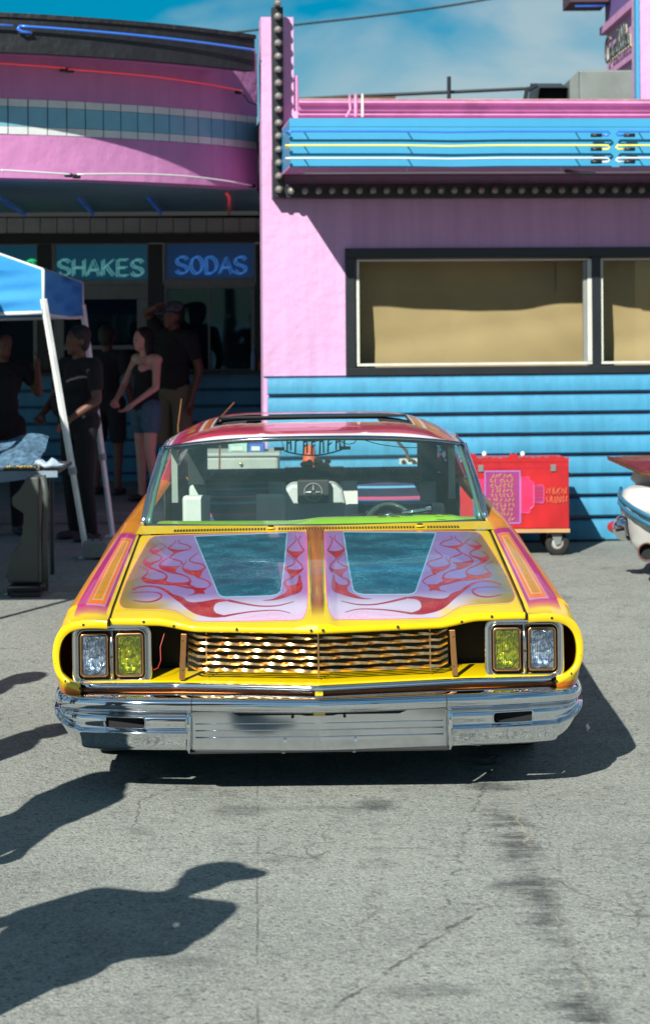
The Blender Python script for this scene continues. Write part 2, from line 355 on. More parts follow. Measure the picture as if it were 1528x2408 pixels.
# lap siding boards
ys = [884, 929, 977, 1027, 1076, 1125, 1174, 1225, 1274]
sz = [BW(700, y)[1] for y in ys]; sz[-1] = 0.0
for i in range(8):
    z1, z0 = sz[i], sz[i + 1]; h = z1 - z0
    prof = [(.0, 0), (.03, .0), (.05, .02), (.062, .08), (.062, .30), (.055, .6), (.04, .82), (.018, .87), (.0, .88)]
    mb = MB(); k = len(prof); us = np.linspace(u0 + .03, UEND, 14)
    vs = [(uu + random.uniform(-.003, .003) * (0 if q in (0, 13) else 1), -dd + random.uniform(-.0015, .0015), z0 + .004 + h * tt) for q, uu in enumerate(us) for dd, tt in prof]
    fs = [(q * k + j, q * k + (j + 1) % k, (q + 1) * k + (j + 1) % k, (q + 1) * k + j) for q in range(13) for j in range(k)] + [tuple(range(k - 1, -1, -1))]
    mb.add(vs, fs).build('siding_board', skyblue, bld, smooth=True, sharp=35)
# pylon with rounded shoulders
a, b_, c, d = wrect(613, 40, 691, 470, .0)
MB().box(u0, b_, .0, .28, ztop, d).build('pylon', pink, bld)
a, b_, c, d = wrect(692, 180, 700, 280, -.1)
MB().box(a, b_, .02, .3, c, d).build('pylon_buttress', pinkm, bld, bevel=.01)
# cornice
zc0, zc1 = BW(1000, 278, 0)[1], BW(1000, 240, 0)[1]; uc = BW(700, 260)[0]; hh = zc1 - zc0
prof = [(.0, 0), (.02, .1), (.05, .16), (.05, .34), (.075, .40), (.085, .55), (.085, .68), (.12, .74), (.14, .84), (.14, 1.0), (-.2, 1.0), (-.2, .9)]
k = len(prof); vs = [(uu, -dd, zc0 + hh * tt) for uu in np.linspace(uc, UEND, 10) for dd, tt in prof]
fs = [(q * k + j, q * k + (j + 1) % k, (q + 1) * k + (j + 1) % k, (q + 1) * k + j) for q in range(9) for j in range(k)] + [tuple(range(k))]
MB().add(vs, fs).build('cornice', pinkt, bld)
MB().box(uc, UEND, -.145, .2, zc1, zc1 + .012).build('flashing', pbr('rusty_flashing', (.35, .2, .2), .7, var=.3, vscale=9, dirt=(.3, .06, .02)), bld)
# window
fw = .075
frm = MB(); frm.box(wx0, wx1, -.03, .1, wz1 - fw, wz1).box(wx0, wx1, -.03, .1, wz0, wz0 + fw * .8).box(wx0, wx0 + fw, -.028, .1, wz0 + fw * .8, wz1 - fw)
win = frm.build('window', black, bld, bevel=.004)
ul = [BW(838, 700)[0], BW(1390, 700)[0]]; pw = ul[1] - ul[0]; gap = BW(1410, 700)[0] - ul[1]
zz0, zz1 = BW(1000, 860)[1], BW(1000, 610)[1]
glm = glass('window_glass', (.84, .88, .78), 1.0)
paper = pbr('brown_paper', (.43, .31, .19), .75, var=.12, vscale=1.1, bump=.3, bscale=2.2)
for i in range(4):
    s0 = ul[0] + i * (pw + gap); s1 = s0 + pw; t_ = .022
    f = MB(); f.box(s0, s1, -.012, .05, zz1 - t_ * .6, zz1).box(s0, s1, -.02, .05, zz0, zz0 + t_ * .9).box(s0, s0 + t_, -.012, .05, zz0 + t_, zz1 - t_ * .6).box(s1 - t_ * 1.6, s1, -.014, .05, zz0 + t_, zz1 - t_ * .6)
    f.build('window_frame', white_fr, win, bevel=.003)
    MB().box(s1, s1 + gap, -.026, .1, wz0 + fw * .8, wz1 - fw).build('mullion', black, win)
    MB().box(s1 - t_ * 3.0, s1 - t_ * 1.7, .0, .03, zz0 + t_, zz1 - t_).build('sash', grey_fr, win)
    MB().grid(lambda u, v: (s0 + t_ + (s1 - s0 - 2 * t_) * u, .02, zz0 + t_ + (zz1 - zz0 - 2 * t_) * v), 4, 4).build('pane', glm, win)
    # brown paper sheet hung well inside the glass
    bx0 = s0 - .30; bx1 = s1 + .02
    mb = MB(); mb.grid(lambda u, v: (bx0 + (bx1 - bx0) * u, .25 + .02 * math.sin(u * 3.1 + .5) * (1 - v) ** 1.2 + .02 * math.sin(u * 9 + v * 5) + .015 * math.sin(v * 7 - u * 5) + .05 * math.exp(-((u - .75) / .12) ** 2) * v + .004 * math.sin(u * 31 + v * 17) + .014 * math.exp(-((v - .22 - .25 * u) / .07) ** 2), zz0 - .15 + (zz1 - zz0 + .3) * v), 50, 24)
    mb.build('paper_sheet', paper, win, smooth=True)
MB().box(wx0 + .02, wx1, .75, .77, wz0, wz1).build('inner_curtain', pbr('dim_curtain', (.085, .085, .06), .9, var=.3, vscale=2), bld)

# awning box with neon
aw = empty('neon_fascia', 'long sky blue fascia box with rows of neon tubes above the diner window', 'sign'); aw.matrix_world = WM
AD = 1.0
ax0, ax1, az0, az1 = wrect(681, 278, 1528, 393, AD); ax1 = UEND
MB().box(ax0, ax1, -AD, -AD + .012, az0, az1 - .065).build('face_panel', skyblue2, aw)
MB().box(ax0, ax1, -AD + .004, -AD + .012, az1 - .062, az1).build('face_panel', skyblue2, aw)
MB().box(ax0, ax1, -AD + .013, -.01, az1 - .02, az1 - .004).build('top_panel', pinkt, aw)
MB().box(ax0, ax1, -AD + .013, -.01, az0 + .0, az0 + .015).build('soffit', pinkm, aw)
MB().box(ax0, ax0 + .012, -AD + .013, -.01, az0 + .016, az1 - .021).build('end_panel', skyblue2, aw)
joint = BW(1376, 320, AD)[0]
rows = [(309, nblue, 'violet blue'), (342, nyel, 'yellow'), (372, nwht, 'white')]
for (py, mt, nm) in rows:
    z = BW(1000, py, AD + .07)[1]; lx = BW(672, py, AD + .07)[0]; y = -(AD + .075)
    segs = [(lx, BW(1432, py, AD + .07)[0]), (BW(1447, py, AD + .07)[0], 6.5)]
    for si, (s0, s1) in enumerate(segs):
        r = .008; dz = .028
        pts = [(s0 + .035, y + .05, z - .02), (s0 + .01, y + .03, z - .012), (s0, y, z)] if si == 0 else [(s0 + .06, y, z - dz), (s0 + .015, y, z - dz), (s0, y, z - dz / 2), (s0 + .012, y, z)]
        pts += [(s0 + .04 + (s1 - s0 - .08) * q / 6, y, z - (.006 if q in (3,) else 0)) for q in range(7)]
        if si == 0: pts += [(s1 - .012, y, z), (s1, y, z - dz / 2), (s1 - .012, y, z - dz), (s1 - .07, y, z - dz)]
        MB().tube(pts, r, 8).build('neon_tube', mt, aw, smooth=True)
        bx = s1 - .10 if si == 0 else s0 + .10
        MB().tube([(bx - .04, y, z - dz), (bx + .04, y, z - dz)], .014, 8).build('tube_boot', black, aw, smooth=True)
    for ux in (BW(715, py, AD)[0], BW(958, py, AD)[0], BW(1352, py, AD)[0], BW(1500, py, AD)[0], 4.6, 5.6):
        MB().cyl((ux, -AD, z), (ux, y + .008, z), .005, n=6).build('tube_clip', glasst, aw)
z = az0 - .035
MB().tube([(ax0 + .1, -AD + .06, z), (5, -AD + .06, z + .004)], .008, 8).build('neon_tube', glasst, aw, smooth=True, label='clear unlit neon tube below the fascia')
for ux in (BW(958, 405, AD)[0], BW(1322, 405, AD)[0], 4.4):
    MB().cyl((ux, -AD + .06, az0), (ux, -AD + .06, z), .006, n=6).build('tube_clip', glasst, aw)
MB().tube([(BW(1330, 405, AD)[0], -AD + .04, z + .01), (BW(1365, 412, AD)[0], -AD + .04, z - .01), (BW(1400, 412, AD)[0], -AD + .04, z - .012)], .014, 7).build('tube_boot', black, aw)
# bulb strips
bs = empty('bulb_marquee', 'black L-shaped marquee strip of round clear bulbs on the pink pylon', 'sign'); bs.matrix_world = WM
D1 = .14
sx0, sx1, s_z0, s_z1 = wrect(640, 16, 667, 465, D1)
MB().box(sx0, sx1, -D1, -.06, s_z0, s_z1).build('vertical_channel', black, bs, bevel=.006)
hx0, hx1, h_z0, h_z1 = wrect(669, 432, 1528, 465, D1); hx1 = 6.5
MB().box(sx1 + .003, hx1, -D1 + .004, .0, h_z0, h_z1).build('horizontal_channel', black, bs, bevel=.006)
MB().box(sx0, sx1, -.06, .02, s_z0, s_z0 + .3).build('backing', black, bs)
socket = pbr('bulb_socket', (.05, .06, .06), .4)
def bulb_at(u_, w_, d_):
    mb = MB(); Mr = Matrix.Translation((u_, -d_, w_)) @ Matrix.Rotation(R(90), 4, 'X')
    mb.lathe([(0.012, 0), (.016, .012), (.024, .026), (.0285, .042), (.026, .058), (.016, .070), (.004, .074), (.0, .0742)], 14, Mr)
    return mb
proto = None
uv = (sx0 + sx1) / 2; zs = np.linspace(BW(655, 9, D1)[1], BW(655, 446, D1)[1], 15)
bulbs = [(uv, z_) for z_ in zs]
sp = BW(716, 447, D1)[0] - BW(684, 447, D1)[0]
uu = BW(684, 447, D1)[0]
while uu < hx1: bulbs.append((uu, (h_z0 + h_z1) / 2)); uu += sp
o0 = bulb_at(0, 0, 0).build('bulb', clearbulb, bs, smooth=True)
s0 = MB().cyl((0, 0, 0), (0, -.012, 0), .03, n=14).build('socket', socket, bs, smooth=False)
for i, (u_, w_) in enumerate(bulbs):
    if i == 0: o, s_ = o0, s0
    else:
        o = o0.copy(); COL.objects.link(o); s_ = s0.copy(); COL.objects.link(s_)
    o.location = (u_, -D1 - .004, w_); s_.location = (u_, -D1, w_)

# ------------------------------------------------------------------ curved marquee on the left
CC = Vector((-3.89, 18.38)); RB, RK = 3.85, 4.32
def arcp(r, a, z): return (CC.x + r * math.sin(a), CC.y - r * math.cos(a), z)
def arc_slab(mb, r, a0, a1, z0, z1, th=.05, n=None):
    n = n or max(2, int((a1 - a0) / R(2))); vs = []; fs = []
    for i in range(n + 1):
        a = a0 + (a1 - a0) * i / n; vs += [arcp(r, a, z0), arcp(r, a, z1), arcp(r - th, a, z1), arcp(r - th, a, z0)]
    for i in range(n):
        for j in range(4): fs.append((i * 4 + j, i * 4 + 4 + j, i * 4 + 4 + (j + 1) % 4, i * 4 + (j + 1) % 4))
    fs += [(0, 1, 2, 3), tuple(n * 4 + j for j in (3, 2, 1, 0))]
    return mb.add(vs, fs)
rot_ = empty('curved_marquee', 'curved pink marquee over the diner entrance with tile band and black roof edge', 'building')
A0, A1 = R(-70), R(60.5)
Zt, Zb, Zp, Zk0, Zk1 = 3.41, 3.145, 2.825, 3.69, 3.95
arc_slab(MB(), RB, A0, A1, Zp, Zb, .3).build('lower_band', pinkm, rot_, smooth=True, sharp=30)
arc_slab(MB(), RB, A0, A1, Zt, Zk1 - .02, .3).build('upper_band', pinkm, rot_, smooth=True, sharp=30)
arc_slab(MB(), RB - .012, A0, A1, Zb, Zt, .28).build('tile_backing', pbr('grout', (.10, .12, .14), .9), rot_)
KA = math.asin((-.53 - CC.x) / RK)
def ktop(a): return 0
arc_slab(MB(), RK, A0, KA, Zk0, Zk1, .10).build('roof_edge', pbr('black_roofing', (.010, .012, .016), .6, var=.3, vscale=5, bump=.6, bscale=14), rot_, smooth=True, sharp=30)
arc_slab(MB(), RK - .1, A0, KA, Zk0 + .03, Zk0 + .06, .42).build('soffit', pinkm, rot_)
arc_slab(MB(), RK + .015, A0, KA, Zk1 - .012, Zk1 + .02, 3.2, 60).build('roof_deck', pbr('roof_tar', (.012, .013, .015), .7, var=.4, vscale=8, bump=1, bscale=18), rot_)
tb = pbr('tile_blue', (.17, .42, .54), .3, var=.10, vscale=7); tw = pbr('tile_pale', (.62, .66, .66), .3, var=.10, vscale=7)
step = .0395; aa = A1 - .004; rows_ = [(Zt - .057, Zt - .002, tw), (Zb + .062, Zt - .060, tb), (Zb + .003, Zb + .059, tw)]
rowmesh = []
k = 0
while aa - step > R(8):
    for q, (z0, z1, mt) in enumerate(rows_):
        mb = MB(); arc_slab(mb, RB + .004 + random.uniform(-.001, .0015), aa - step + .0012, aa - .0012, z0, z1, .02, 2); mb.build('tile', mt, rot_)
    aa -= step; k += 1
mb = MB()
while aa - step > A0:
    arc_slab(mb, RB + .004, aa - step + .0012, aa - .0012, Zb + .003, Zt - .002, .02, 1); aa -= step
mb.build('tile', tb, rot_, kind='stuff')
def arctube(mb, r, zf, a0, a1, rad, n=30, ends=True):
    return mb.tube([arcp(r, a0 + (a1 - a0) * i / n, zf((i / n))) for i in range(n + 1)], rad, 8)
zb_ = 3.875
am = KA - R(.5)
def ang(px, Y0, r):                                     # angle at which the arc of radius r is seen at px
    best = min((abs(project(np.array([arcp(r, x, 3.4)]))[0][0] - px), x) for x in np.linspace(R(-5), R(62), 700)); return best[1]
a45 = ang(45, 0, RK)
arctube(MB(), RK + .04, lambda t: zb_ - .03 * t, a45, am, .010).build('neon_tube', nblue, rot_, smooth=True)
MB().tube([arcp(RK + .04, a45, zb_), arcp(RK + .04, a45 - .004, zb_ - .02), arcp(RK + .04, a45 + .003, zb_ - .04), arcp(RK + .03, a45 + .02, zb_ - .042)], .012, 8).build('neon_tube', nblue, rot_, smooth=True)
arctube(MB(), RK + .04, lambda t: zb_, R(-60), a45 - .012, .010).build('neon_tube', nblue, rot_, smooth=True)
def bandtube(pxa, pxb, ya, yb, r, mt, rad=.0075, sag=0):
    aA, aB = ang(pxa, 0, r), ang(pxb, 0, r)
    za = P(pxa, ya, arcp(r, aA, 0)[1]).z; zb2 = P(pxb, yb, arcp(r, aB, 0)[1]).z
    arctube(MB(), r, lambda t: za + (zb2 - za) * t + sag * math.sin(math.pi * t), aA, aB, rad).build('neon_tube', mt, rot_, smooth=True)
    return aA, aB, za, zb2
bandtube(160, 570, 163, 214, RB + .06, nred, sag=.01); bandtube(1, 156, 149, 160, RB + .06, nred)
a2, a3, z2, z3 = bandtube(182, 590, 410, 436, RB + .06, nwht, sag=.03); bandtube(1, 165, 400, 410, RB + .06, nwht)
for (px, py) in ((150, 164), (165, 166), (560, 217), (160, 412), (178, 415), (592, 437)):
    a_ = ang(px, 0, RB + .05); p = arcp(RB + .05, a_, 0); zz = P(px, py, p[1]).z
    arctube(MB(), RB + .05, lambda t: zz, a_ - .006, a_ + .008, .016, 2).build('tube_boot', black, rot_)
a_ = ang(570, 0, RB + .03); p = [P(572, 222, arcp(RB + .03, a_, 0)[1]), P(585, 240, arcp(RB + .03, a_, 0)[1]), P(604, 247, 16.35)]
MB().tube(p, .005, 6).build('cable', black, rot_)
# canopy soffit over the entrance (flat) and its tubes
YS = 20.5
n = 40; vs = [arcp(RB - .02, A0 + (A1 - A0) * i / n, Zp + .004) for i in range(n + 1)] + [(max(-7.5, min(-.3, arcp(RB, A0 + (A1 - A0) * i / n, 0)[0])), YS, Zp + .004) for i in range(n + 1)]
MB().add(vs, [(i, i + 1, n + 2 + i, n + 1 + i) for i in range(n)]).build('canopy_ceiling', tealm, rot_)
for (p0, p1, mt) in (((5, 470), (80, 520), nblue), ((190, 472), (232, 520), nblue), ((352, 470), (385, 512), nblue), ((538, 462), (539, 508), nred)):
    q0 = G(*p0, Zp - .03); q1 = G(*p1, Zp - .03)
    if q1.y > 20.3: q1 = q0 + (q1 - q0) * ((20.3 - q0.y) / (q1.y - q0.y))
    mm = pbr('tube_blue_faint_glow', (.03, .14, .55), .3, emis=(.03, .14, .6), es=.08) if mt is nblue else mt  # blue tubes get a faint glow of their own
    MB().tube([q0 + Vector((-.02, -.02, .03)), q0, q1, q1 + Vector((0, .02, .03))], .014, 8).build('neon_tube', mm, rot_, smooth=True)

# ------------------------------------------------------------------ shopfront under the canopy
sf = empty('shopfront', 'shaded diner shopfront with dark mullions and neon words in its top panes', 'shopfront')
def sbox(mb, x0, y0, x1, y1, d0=0, d1=.06, Y=YS):
    xm, ym = (x0 + x1) / 2, (y0 + y1) / 2
    return mb.box(P(x0, ym, Y).x, P(x1, ym, Y).x, Y - d1, Y - d0, P(xm, y1, Y).z, P(xm, y0, Y).z)
XL, XR = P(-420, 700, YS).x, P(640, 700, YS).x
zt = P(300, 548, YS).z; zsill = P(300, 880, YS).z
MB().box(XL, XR, YS + .05, YS + .2, zt, Zp + .3).build('header', dark, sf)
MB().box(XL, XR, YS + .0, YS + .2, 0, zsill).build('base_wall', pbr('dark_blue_base', (.02, .08, .16), .6, var=.1), sf)
for i in range(7):                                       # siding of the base
    z0 = zsill * i / 7
    MB().box(XL, XR, YS - .03, YS - .002, z0 + .02, z0 + zsill / 7 - .004).build('siding_board', skyblue, sf, bevel=.01)
x = -60.0
while x < 612:                                           # vertical tiles above the glazing
    mb = MB(); sbox(mb, x + .8, 513, x + 38, 549, -.03, .02); mb.build('tile', greyt, sf); x += 39
mb = MB(); sbox(mb, -400, 551, 640, 573, -.03, .05); mb.build('beam', black, sf)
for x0, x1 in ((-190, -150), (92, 124), (352, 384), (602, 640)):
    mb = MB(); sbox(mb, x0, 574, x1, 880, -.02, .05); mb.build('mullion', black, sf)
signbg = pbr('sign_panel_blue', (.012, .12, .20), .3, var=.15, vscale=1.5, emis=(.01, .14, .26), es=.09)
signbg2 = pbr('sign_panel_deep_blue', (.01, .08, .22), .3, var=.15, vscale=1.5, emis=(.008, .09, .3), es=.07)
refl = glass('shop_glass', (.25, .3, .3), .8, .02, .55, (.012, .026, .034)); [setattr(n_.inputs[0], 'default_value', (.25, .62, .95, 1)) for n_ in refl.node_tree.nodes if n_.type == 'BSDF_GLOSSY']  # reflection tinted blue, standing in for a bluer mirrored sky
LET = {'S': [[(.92, .82), (.75, .97), (.45, 1), (.18, .92), (.08, .74), (.2, .58), (.5, .5), (.82, .4), (.93, .22), (.8, .06), (.5, 0), (.2, .05), (.05, .2)]],
       'H': [[(.08, 1), (.08, 0)], [(.92, 1), (.92, 0)], [(.08, .5), (.92, .5)]], 'A': [[(.0, 0), (.5, 1), (1, 0)], [(.2, .35), (.8, .35)]],
       'K': [[(.1, 1), (.1, 0)], [(.9, 1), (.12, .45)], [(.35, .6), (.95, 0)]], 'E': [[(.9, 1), (.1, 1), (.1, 0), (.9, 0)], [(.1, .5), (.8, .5)]],
       'O': [[(.5 + .45 * math.cos(t), .5 + .5 * math.sin(t)) for t in np.linspace(0, 6.283, 20)]], 'D': [[(.1, 0), (.1, 1), (.5, 1), (.85, .8), (.95, .5), (.85, .2), (.5, 0), (.1, 0)]]}
def word(txt, x0, y0, x1, y1, mt, par, Y, rad=.016):
    n = len(txt); w = (x1 - x0) / (n * 1.0 + (n - 1) * .18)
    for i, ch in enumerate(txt):
        mb = MB(); ox = x0 + i * w * 1.18
        for st in LET[ch]:
            pts = [P(ox + px * w, y1 + (y0 - y1) * pz, Y) for px, pz in st]
            if ch in 'SO' : pts = [Vector(p) for p in crom(pts, 3)]
            for off in ((-.011, .0), (.011, 0)):         # twin tubes
                mb.tube([p + Vector((off[0], 0, off[0] * .6)) for p in pts], rad * .45, 6)
        mb.build('letter', mt, par, smooth=True)
panes = [(-148, 90, 578, 657, None), (126, 350, 576, 658, 'SHAKES'), (386, 600, 574, 654, 'SODAS')]
for (x0, x1, y0, y1, wd) in panes:
    mb = MB(); sbox(mb, x0 + 6, y0, x1 - 3, y1, 0, .012); mb.build('sign_panel', signbg2 if wd == 'SODAS' else signbg, sf)
    mb = MB(); sbox(mb, x0, y0 - 4, x1, y0, -.01, .035); sbox(mb, x0, y1, x1, y1 + 12, -.01, .035); sbox(mb, x0, y0, x0 + 6, y1, -.01, .033); sbox(mb, x1 - 3, y0, x1, y1, -.01, .033)
    mb.build('panel_frame', grey_fr, sf, bevel=.004)
word('SHAKES', 137, 611, 338, 648, nteal, sf, YS - .05); word('SODAS', 414, 604, 580, 643, neon('sodas', (.05, .24, .70), .30), sf, YS - .05); word('S', 62, 612, 84, 632, ngrn, sf, YS - .05)
# glazing below: door at left, plain pane at right
for (x0, x1, y0, y1, fw_) in ((-148, 90, 670, 880, 10), (126, 350, 670, 880, 26), (386, 600, 667, 880, 9)):
    mb = MB(); sbox(mb, x0, y0, x1, y0 + fw_ * 1.3, -.01, .03); sbox(mb, x0, y1 - 12, x1, y1, -.01, .03); sbox(mb, x0, y0 + fw_ * 1.3, x0 + fw_, y1 - 12, -.01, .03); sbox(mb, x1 - fw_, y0 + fw_ * 1.3, x1, y1 - 12, -.01, .03)
    mb.build('window_frame', grey_fr, sf, bevel=.004)
    mb = MB(); sbox(mb, x0 + fw_, y0 + fw_ * 1.3, x1 - fw_, y1 - 12, -.012, -.006); mb.build('pane', refl, sf)
mb = MB(); sbox(mb, 490, 679, 494, 868, -.005, .02); mb.build('glazing_bar', grey_fr, sf)
mb = MB(); sbox(mb, 152, 812, 324, 822, -.005, .03); mb.build('door_rail', grey_fr, sf)
MB().box(XL, XR, YS + .25, YS + 1.5, 0, .02).build('inner_floor', dark, sf)
MB().box(XL, XR, YS + 1.5, YS + 1.6, 0, Zp).build('inner_wall', dark, sf)
# items on the sill near the pylon
for (x0, y0, x1, y1, nm, lb, ct, mt) in ((590, 800, 602, 862, 'bottle', 'pale blue spray bottle on the dark shopfront sill', 'bottle', pbr('pale_blue_plastic', (.2, .35, .5), .4)),
                                     (607, 828, 618, 860, 'bottle', 'small orange bottle on the sill beside the pylon', 'bottle', pbr('orange_plastic', (.5, .12, .02), .4))):
    c0 = P((x0 + x1) / 2, y1, YS - .12); hgt = P(x0, y0, YS - .12).z - P(x0, y1, YS - .12).z; rr = (x1 - x0) / F_PX * YS / 2
    o = MB().lathe([(0, 0), (rr, 0), (rr * 1.02, .01), (rr, hgt * .55), (rr * .8, hgt * .68), (rr * .35, hgt * .78), (rr * .35, hgt * .88), (rr * .55, hgt * .9), (rr * .5, hgt), (0, hgt)], 14).build(nm, mt, smooth=True, sharp=40)
    o.location = (c0.x, c0.y, zsill + .03); tag(o, lb, ct)
MB().box(XL, XR, YS - .25, YS + .02, zsill, zsill + .03).build('sill', black, sf)
# concrete apron under the canopy
stepm = pbr('concrete', (.22, .22, .21), .85, var=.15, vscale=3, bump=.4, bscale=20)
MB().box(-7, P(626, 1200, 17).x, 17.4, 20.5, 0.0, .10).build('pavement', stepm, kind='structure', bevel=.015)

# ------------------------------------------------------------------ roof-top things
def pbox(mb, x0, y0, x1, y1, Y0, Y1):
    xm, ym = (x0 + x1) / 2, (y0 + y1) / 2
    return mb.box(P(x0, ym, Y0).x, P(x1, ym, Y0).x, Y0, Y1, P(xm, y1, Y0).z, P(xm, y0, Y0).z)
galv = pbr('galvanised', (.17, .20, .19), .5, metal=.2, var=.12, vscale=5, dirt=(.12, .14, .13))
ac = empty('rooftop_unit', 'grey sheet metal air unit on the diner roof left of the tower', 'air conditioner')
mb = MB(); pbox(mb, 1362, 165, 1494, 240, 17.6, 18.6); mb.build('casing', galv, ac, bevel=.012)
mb = MB(); x0 = P(1338, 200, 17.7).x; x1 = P(1361, 200, 17.7).x; z0 = P(1350, 240, 17.7).z; z1 = P(1350, 166, 17.7).z
mb.prism([(x0, z0), (x1, z0), (x1, z1), (x0, z1 - .08)], 17.68, 18.5); mb.build('intake_hood', galv, ac)
mb = MB(); pbox(mb, 1360, 236, 1496, 243, 17.55, 18.65); mb.build('base_rail', black, ac)
mb = MB(); pbox(mb, 1495, 206, 1500, 240, 17.8, 17.85); mb.build('conduit', black, ac)
vt = empty('roof_vent', 'black scoop vent on the diner roof beside the grey unit', 'vent')
q = lambda x, y, Y=17.8: P(x, y, Y)
front = [q(1262, 240), q(1333, 240), q(1334, 206), q(1268, 206)]; back = [q(1240, 240, 18.3), q(1325, 240, 18.3), q(1318, 196, 18.3), q(1246, 196, 18.3)]
vs = [tuple(v) for v in front + back]
MB().add(vs, [(4, 5, 1, 0), (5, 6, 2, 1), (6, 7, 3, 2), (7, 4, 0, 3), (7, 6, 5, 4)]).build('hood', pbr('vent_dark', (.03, .035, .04), .5), vt)
MB().tube([q(1233, 240), q(1238, 212), q(1262, 200)], .02, 6).build('brace', black, vt)
MB().add([tuple(v + Vector((0, .12, 0))) for v in front], [(0, 1, 2, 3)]).build('throat', dark, vt)
pr = empty('roof_pipe', 'thin dark pipe rail running across the diner roof on a post', 'pipe')
MB().tube([P(690, 234, 18.4), P(800, 228, 18.4), P(1050, 217, 18.4), P(1245, 208, 18.4), P(1345, 204, 18.4)], .016, 8).build('rail', black, pr)
MB().cyl(P(1055, 240, 18.3), P(1055, 180, 18.3), .018, n=8).build('post', black, pr)
MB().cyl(P(770, 231, 18.4), P(930, 231, 18.4), .016, n=8).build('low_bar', pbr('rust_dark', (.09, .05, .04), .8), pr)
cd = empty('conduit_stack', 'three pale pink conduits bent over the parapet near the pylon', 'pipe')
for px, top, lean in ((822, 224, -8), (836, 222, 0), (852, 222, 0)):
    MB().tube([P(px + lean, 275, 15.35), P(px - lean * .2, 258, 15.4), P(px, 240, 15.45), P(px, top, 15.5)], .011 if px != 836 else .014, 8).build('conduit', pinkt if px != 852 else white_fr, cd, smooth=True)
# overhead cable
cab = [Vector(p) for p in crom([P(430, 84, 24), P(545, 77, 24), P(700, 58, 24), P(900, 35, 24), P(1130, 1, 24), P(1400, -55, 24), P(1800, -160, 24)], 6)]
tag(MB().tube(cab, .014, 6).build('overhead_cable', black), 'thin black cable crossing the sky above the diner roof', 'cable')
for k in range(2):
    pass
pole = empty('utility_pole', 'wooden utility pole holding the cable outside the photo', 'pole')
pe = P(1800, -160, 24)
MB().cyl((pe.x, 24, 0), (pe.x, 24, pe.z + .6), .15, .1, 12).build('pole', pbr('pole_wood', (.12, .08, .05), .9), pole)
MB().box(pe.x - .9, pe.x + .9, 23.85, 23.95, pe.z - .02, pe.z + .12).build('crossarm', MATS['pole_wood'], pole)

# tower at the right with its lettered side sign
tw_ = empty('pink_tower', 'pink corner tower with blue corner strip and slanted script sign at top right', 'tower')
tx = P(1502, 120, 16.4).x
MB().box(tx, tx + 3.2, 16.4, 16.8, ztop - .1, 5.6).box(tx + .6, tx + 3.2, 16.8, 19.2, ztop - .1, 5.59).build('wall', pink, tw_)
MB().box(tx - .03, tx - .002, 16.38, 16.47, ztop - .05, 5.6).build('corner_strip', skyblue2, tw_)
# side face: near edge at tx, far edge further left
xa, ya, xb, yb = 2.72, 16.81, P(1425, 74, 19.2).x, 19.2
def side(pf, z): return Vector((lerp(xa, xb, pf), lerp(ya, yb, pf), z))
zs0 = 3.3; ztp = P(1425, 110, yb).z
vs = [side(0, zs0), side(1, zs0), side(1, 5.6), side(0, 5.6)]; off = Vector((.3, .02, 0))
MB().add([tuple(v) for v in vs] + [tuple(v + off) for v in vs], [(0, 1, 2, 3), (7, 6, 5, 4), (0, 4, 5, 1), (1, 5, 6, 2), (2, 6, 7, 3), (3, 7, 4, 0)]).build('side_wall', pink, tw_)
zband = P(1425, 82, yb).z
sd = Vector((-1, -.02, 0)).normalized()
def band(z0, z1, outd, mt, nm):
    vs = [side(0, z0), side(1.02, z0), side(1.02, z1), side(0, z1)]; MB().add([tuple(v + sd * outd) for v in vs] + [tuple(v) for v in vs], [(0, 1, 2, 3), (7, 6, 5, 4), (0, 4, 5, 1), (1, 5, 6, 2), (2, 6, 7, 3), (3, 7, 4, 0)]).build(nm, mt, tw_)
band(zband, zband + .07, .06, pinkt, 'moulding'); band(zband - .43, zband - .38, .04, pinkt, 'moulding')
MB().add([tuple(v) for v in (side(0, zband + .072) + sd * .012, side(1.0, zband + .072) + sd * .012, side(1.0, 5.6) + sd * .012, side(0, 5.6) + sd * .012)], [(0, 1, 2, 3)]).build('upper_sheet', pbr('dark_purple', (.14, .09, .28), .7, var=.1), tw_)  # dark purple sheet over the top of the side wall
ze = P(1380, 4, 18.8).z
MB().box(P(1340, 5, 18.8).x, 2.66, 18.8, 19.4, ze, ze + .12).build('eave', pbr('brown_eave', (.06, .03, .045), .8), tw_)
MB().tube([(P(1352, 12, 18.8).x, 18.85, ze - .03), (P(1424, 12, 18.8).x, 18.85, ze - .03)], .012, 8).build('neon_tube', nblue, tw_, smooth=True)
SCR = [[(.14, .95), (.10, 1.0), (.02, .8), (.0, .4), (.03, .08), (.10, .0), (.18, .1)],
       [(.30, .5), (.22, .45), (.20, .2), (.25, .05), (.30, .2), (.31, .48), (.32, .1), (.37, .08)],
       [(.47, .5), (.40, .45), (.38, .2), (.43, .05), (.48, .2), (.54, 1.0), (.50, .4), (.51, .1), (.56, .08)],
       [(.60, .5), (.60, .12), (.64, .06)], [(.72, .5), (.70, .95), (.68, .9), (.67, .4), (.69, .08), (.74, .1)], [(.81, .5), (.80, .95), (.77, .9), (.76, .4), (.78, .08), (.84, .1)],
       [(.95, .5), (.87, .45), (.86, .2), (.9, .05), (.95, .2), (.96, .48), (.97, .1), (1.0, .08)]]
lm = pbr('script_metal', (.07, .09, .09), .4, metal=.4); lm2 = pbr('script_pale', (.4, .38, .28), .5)
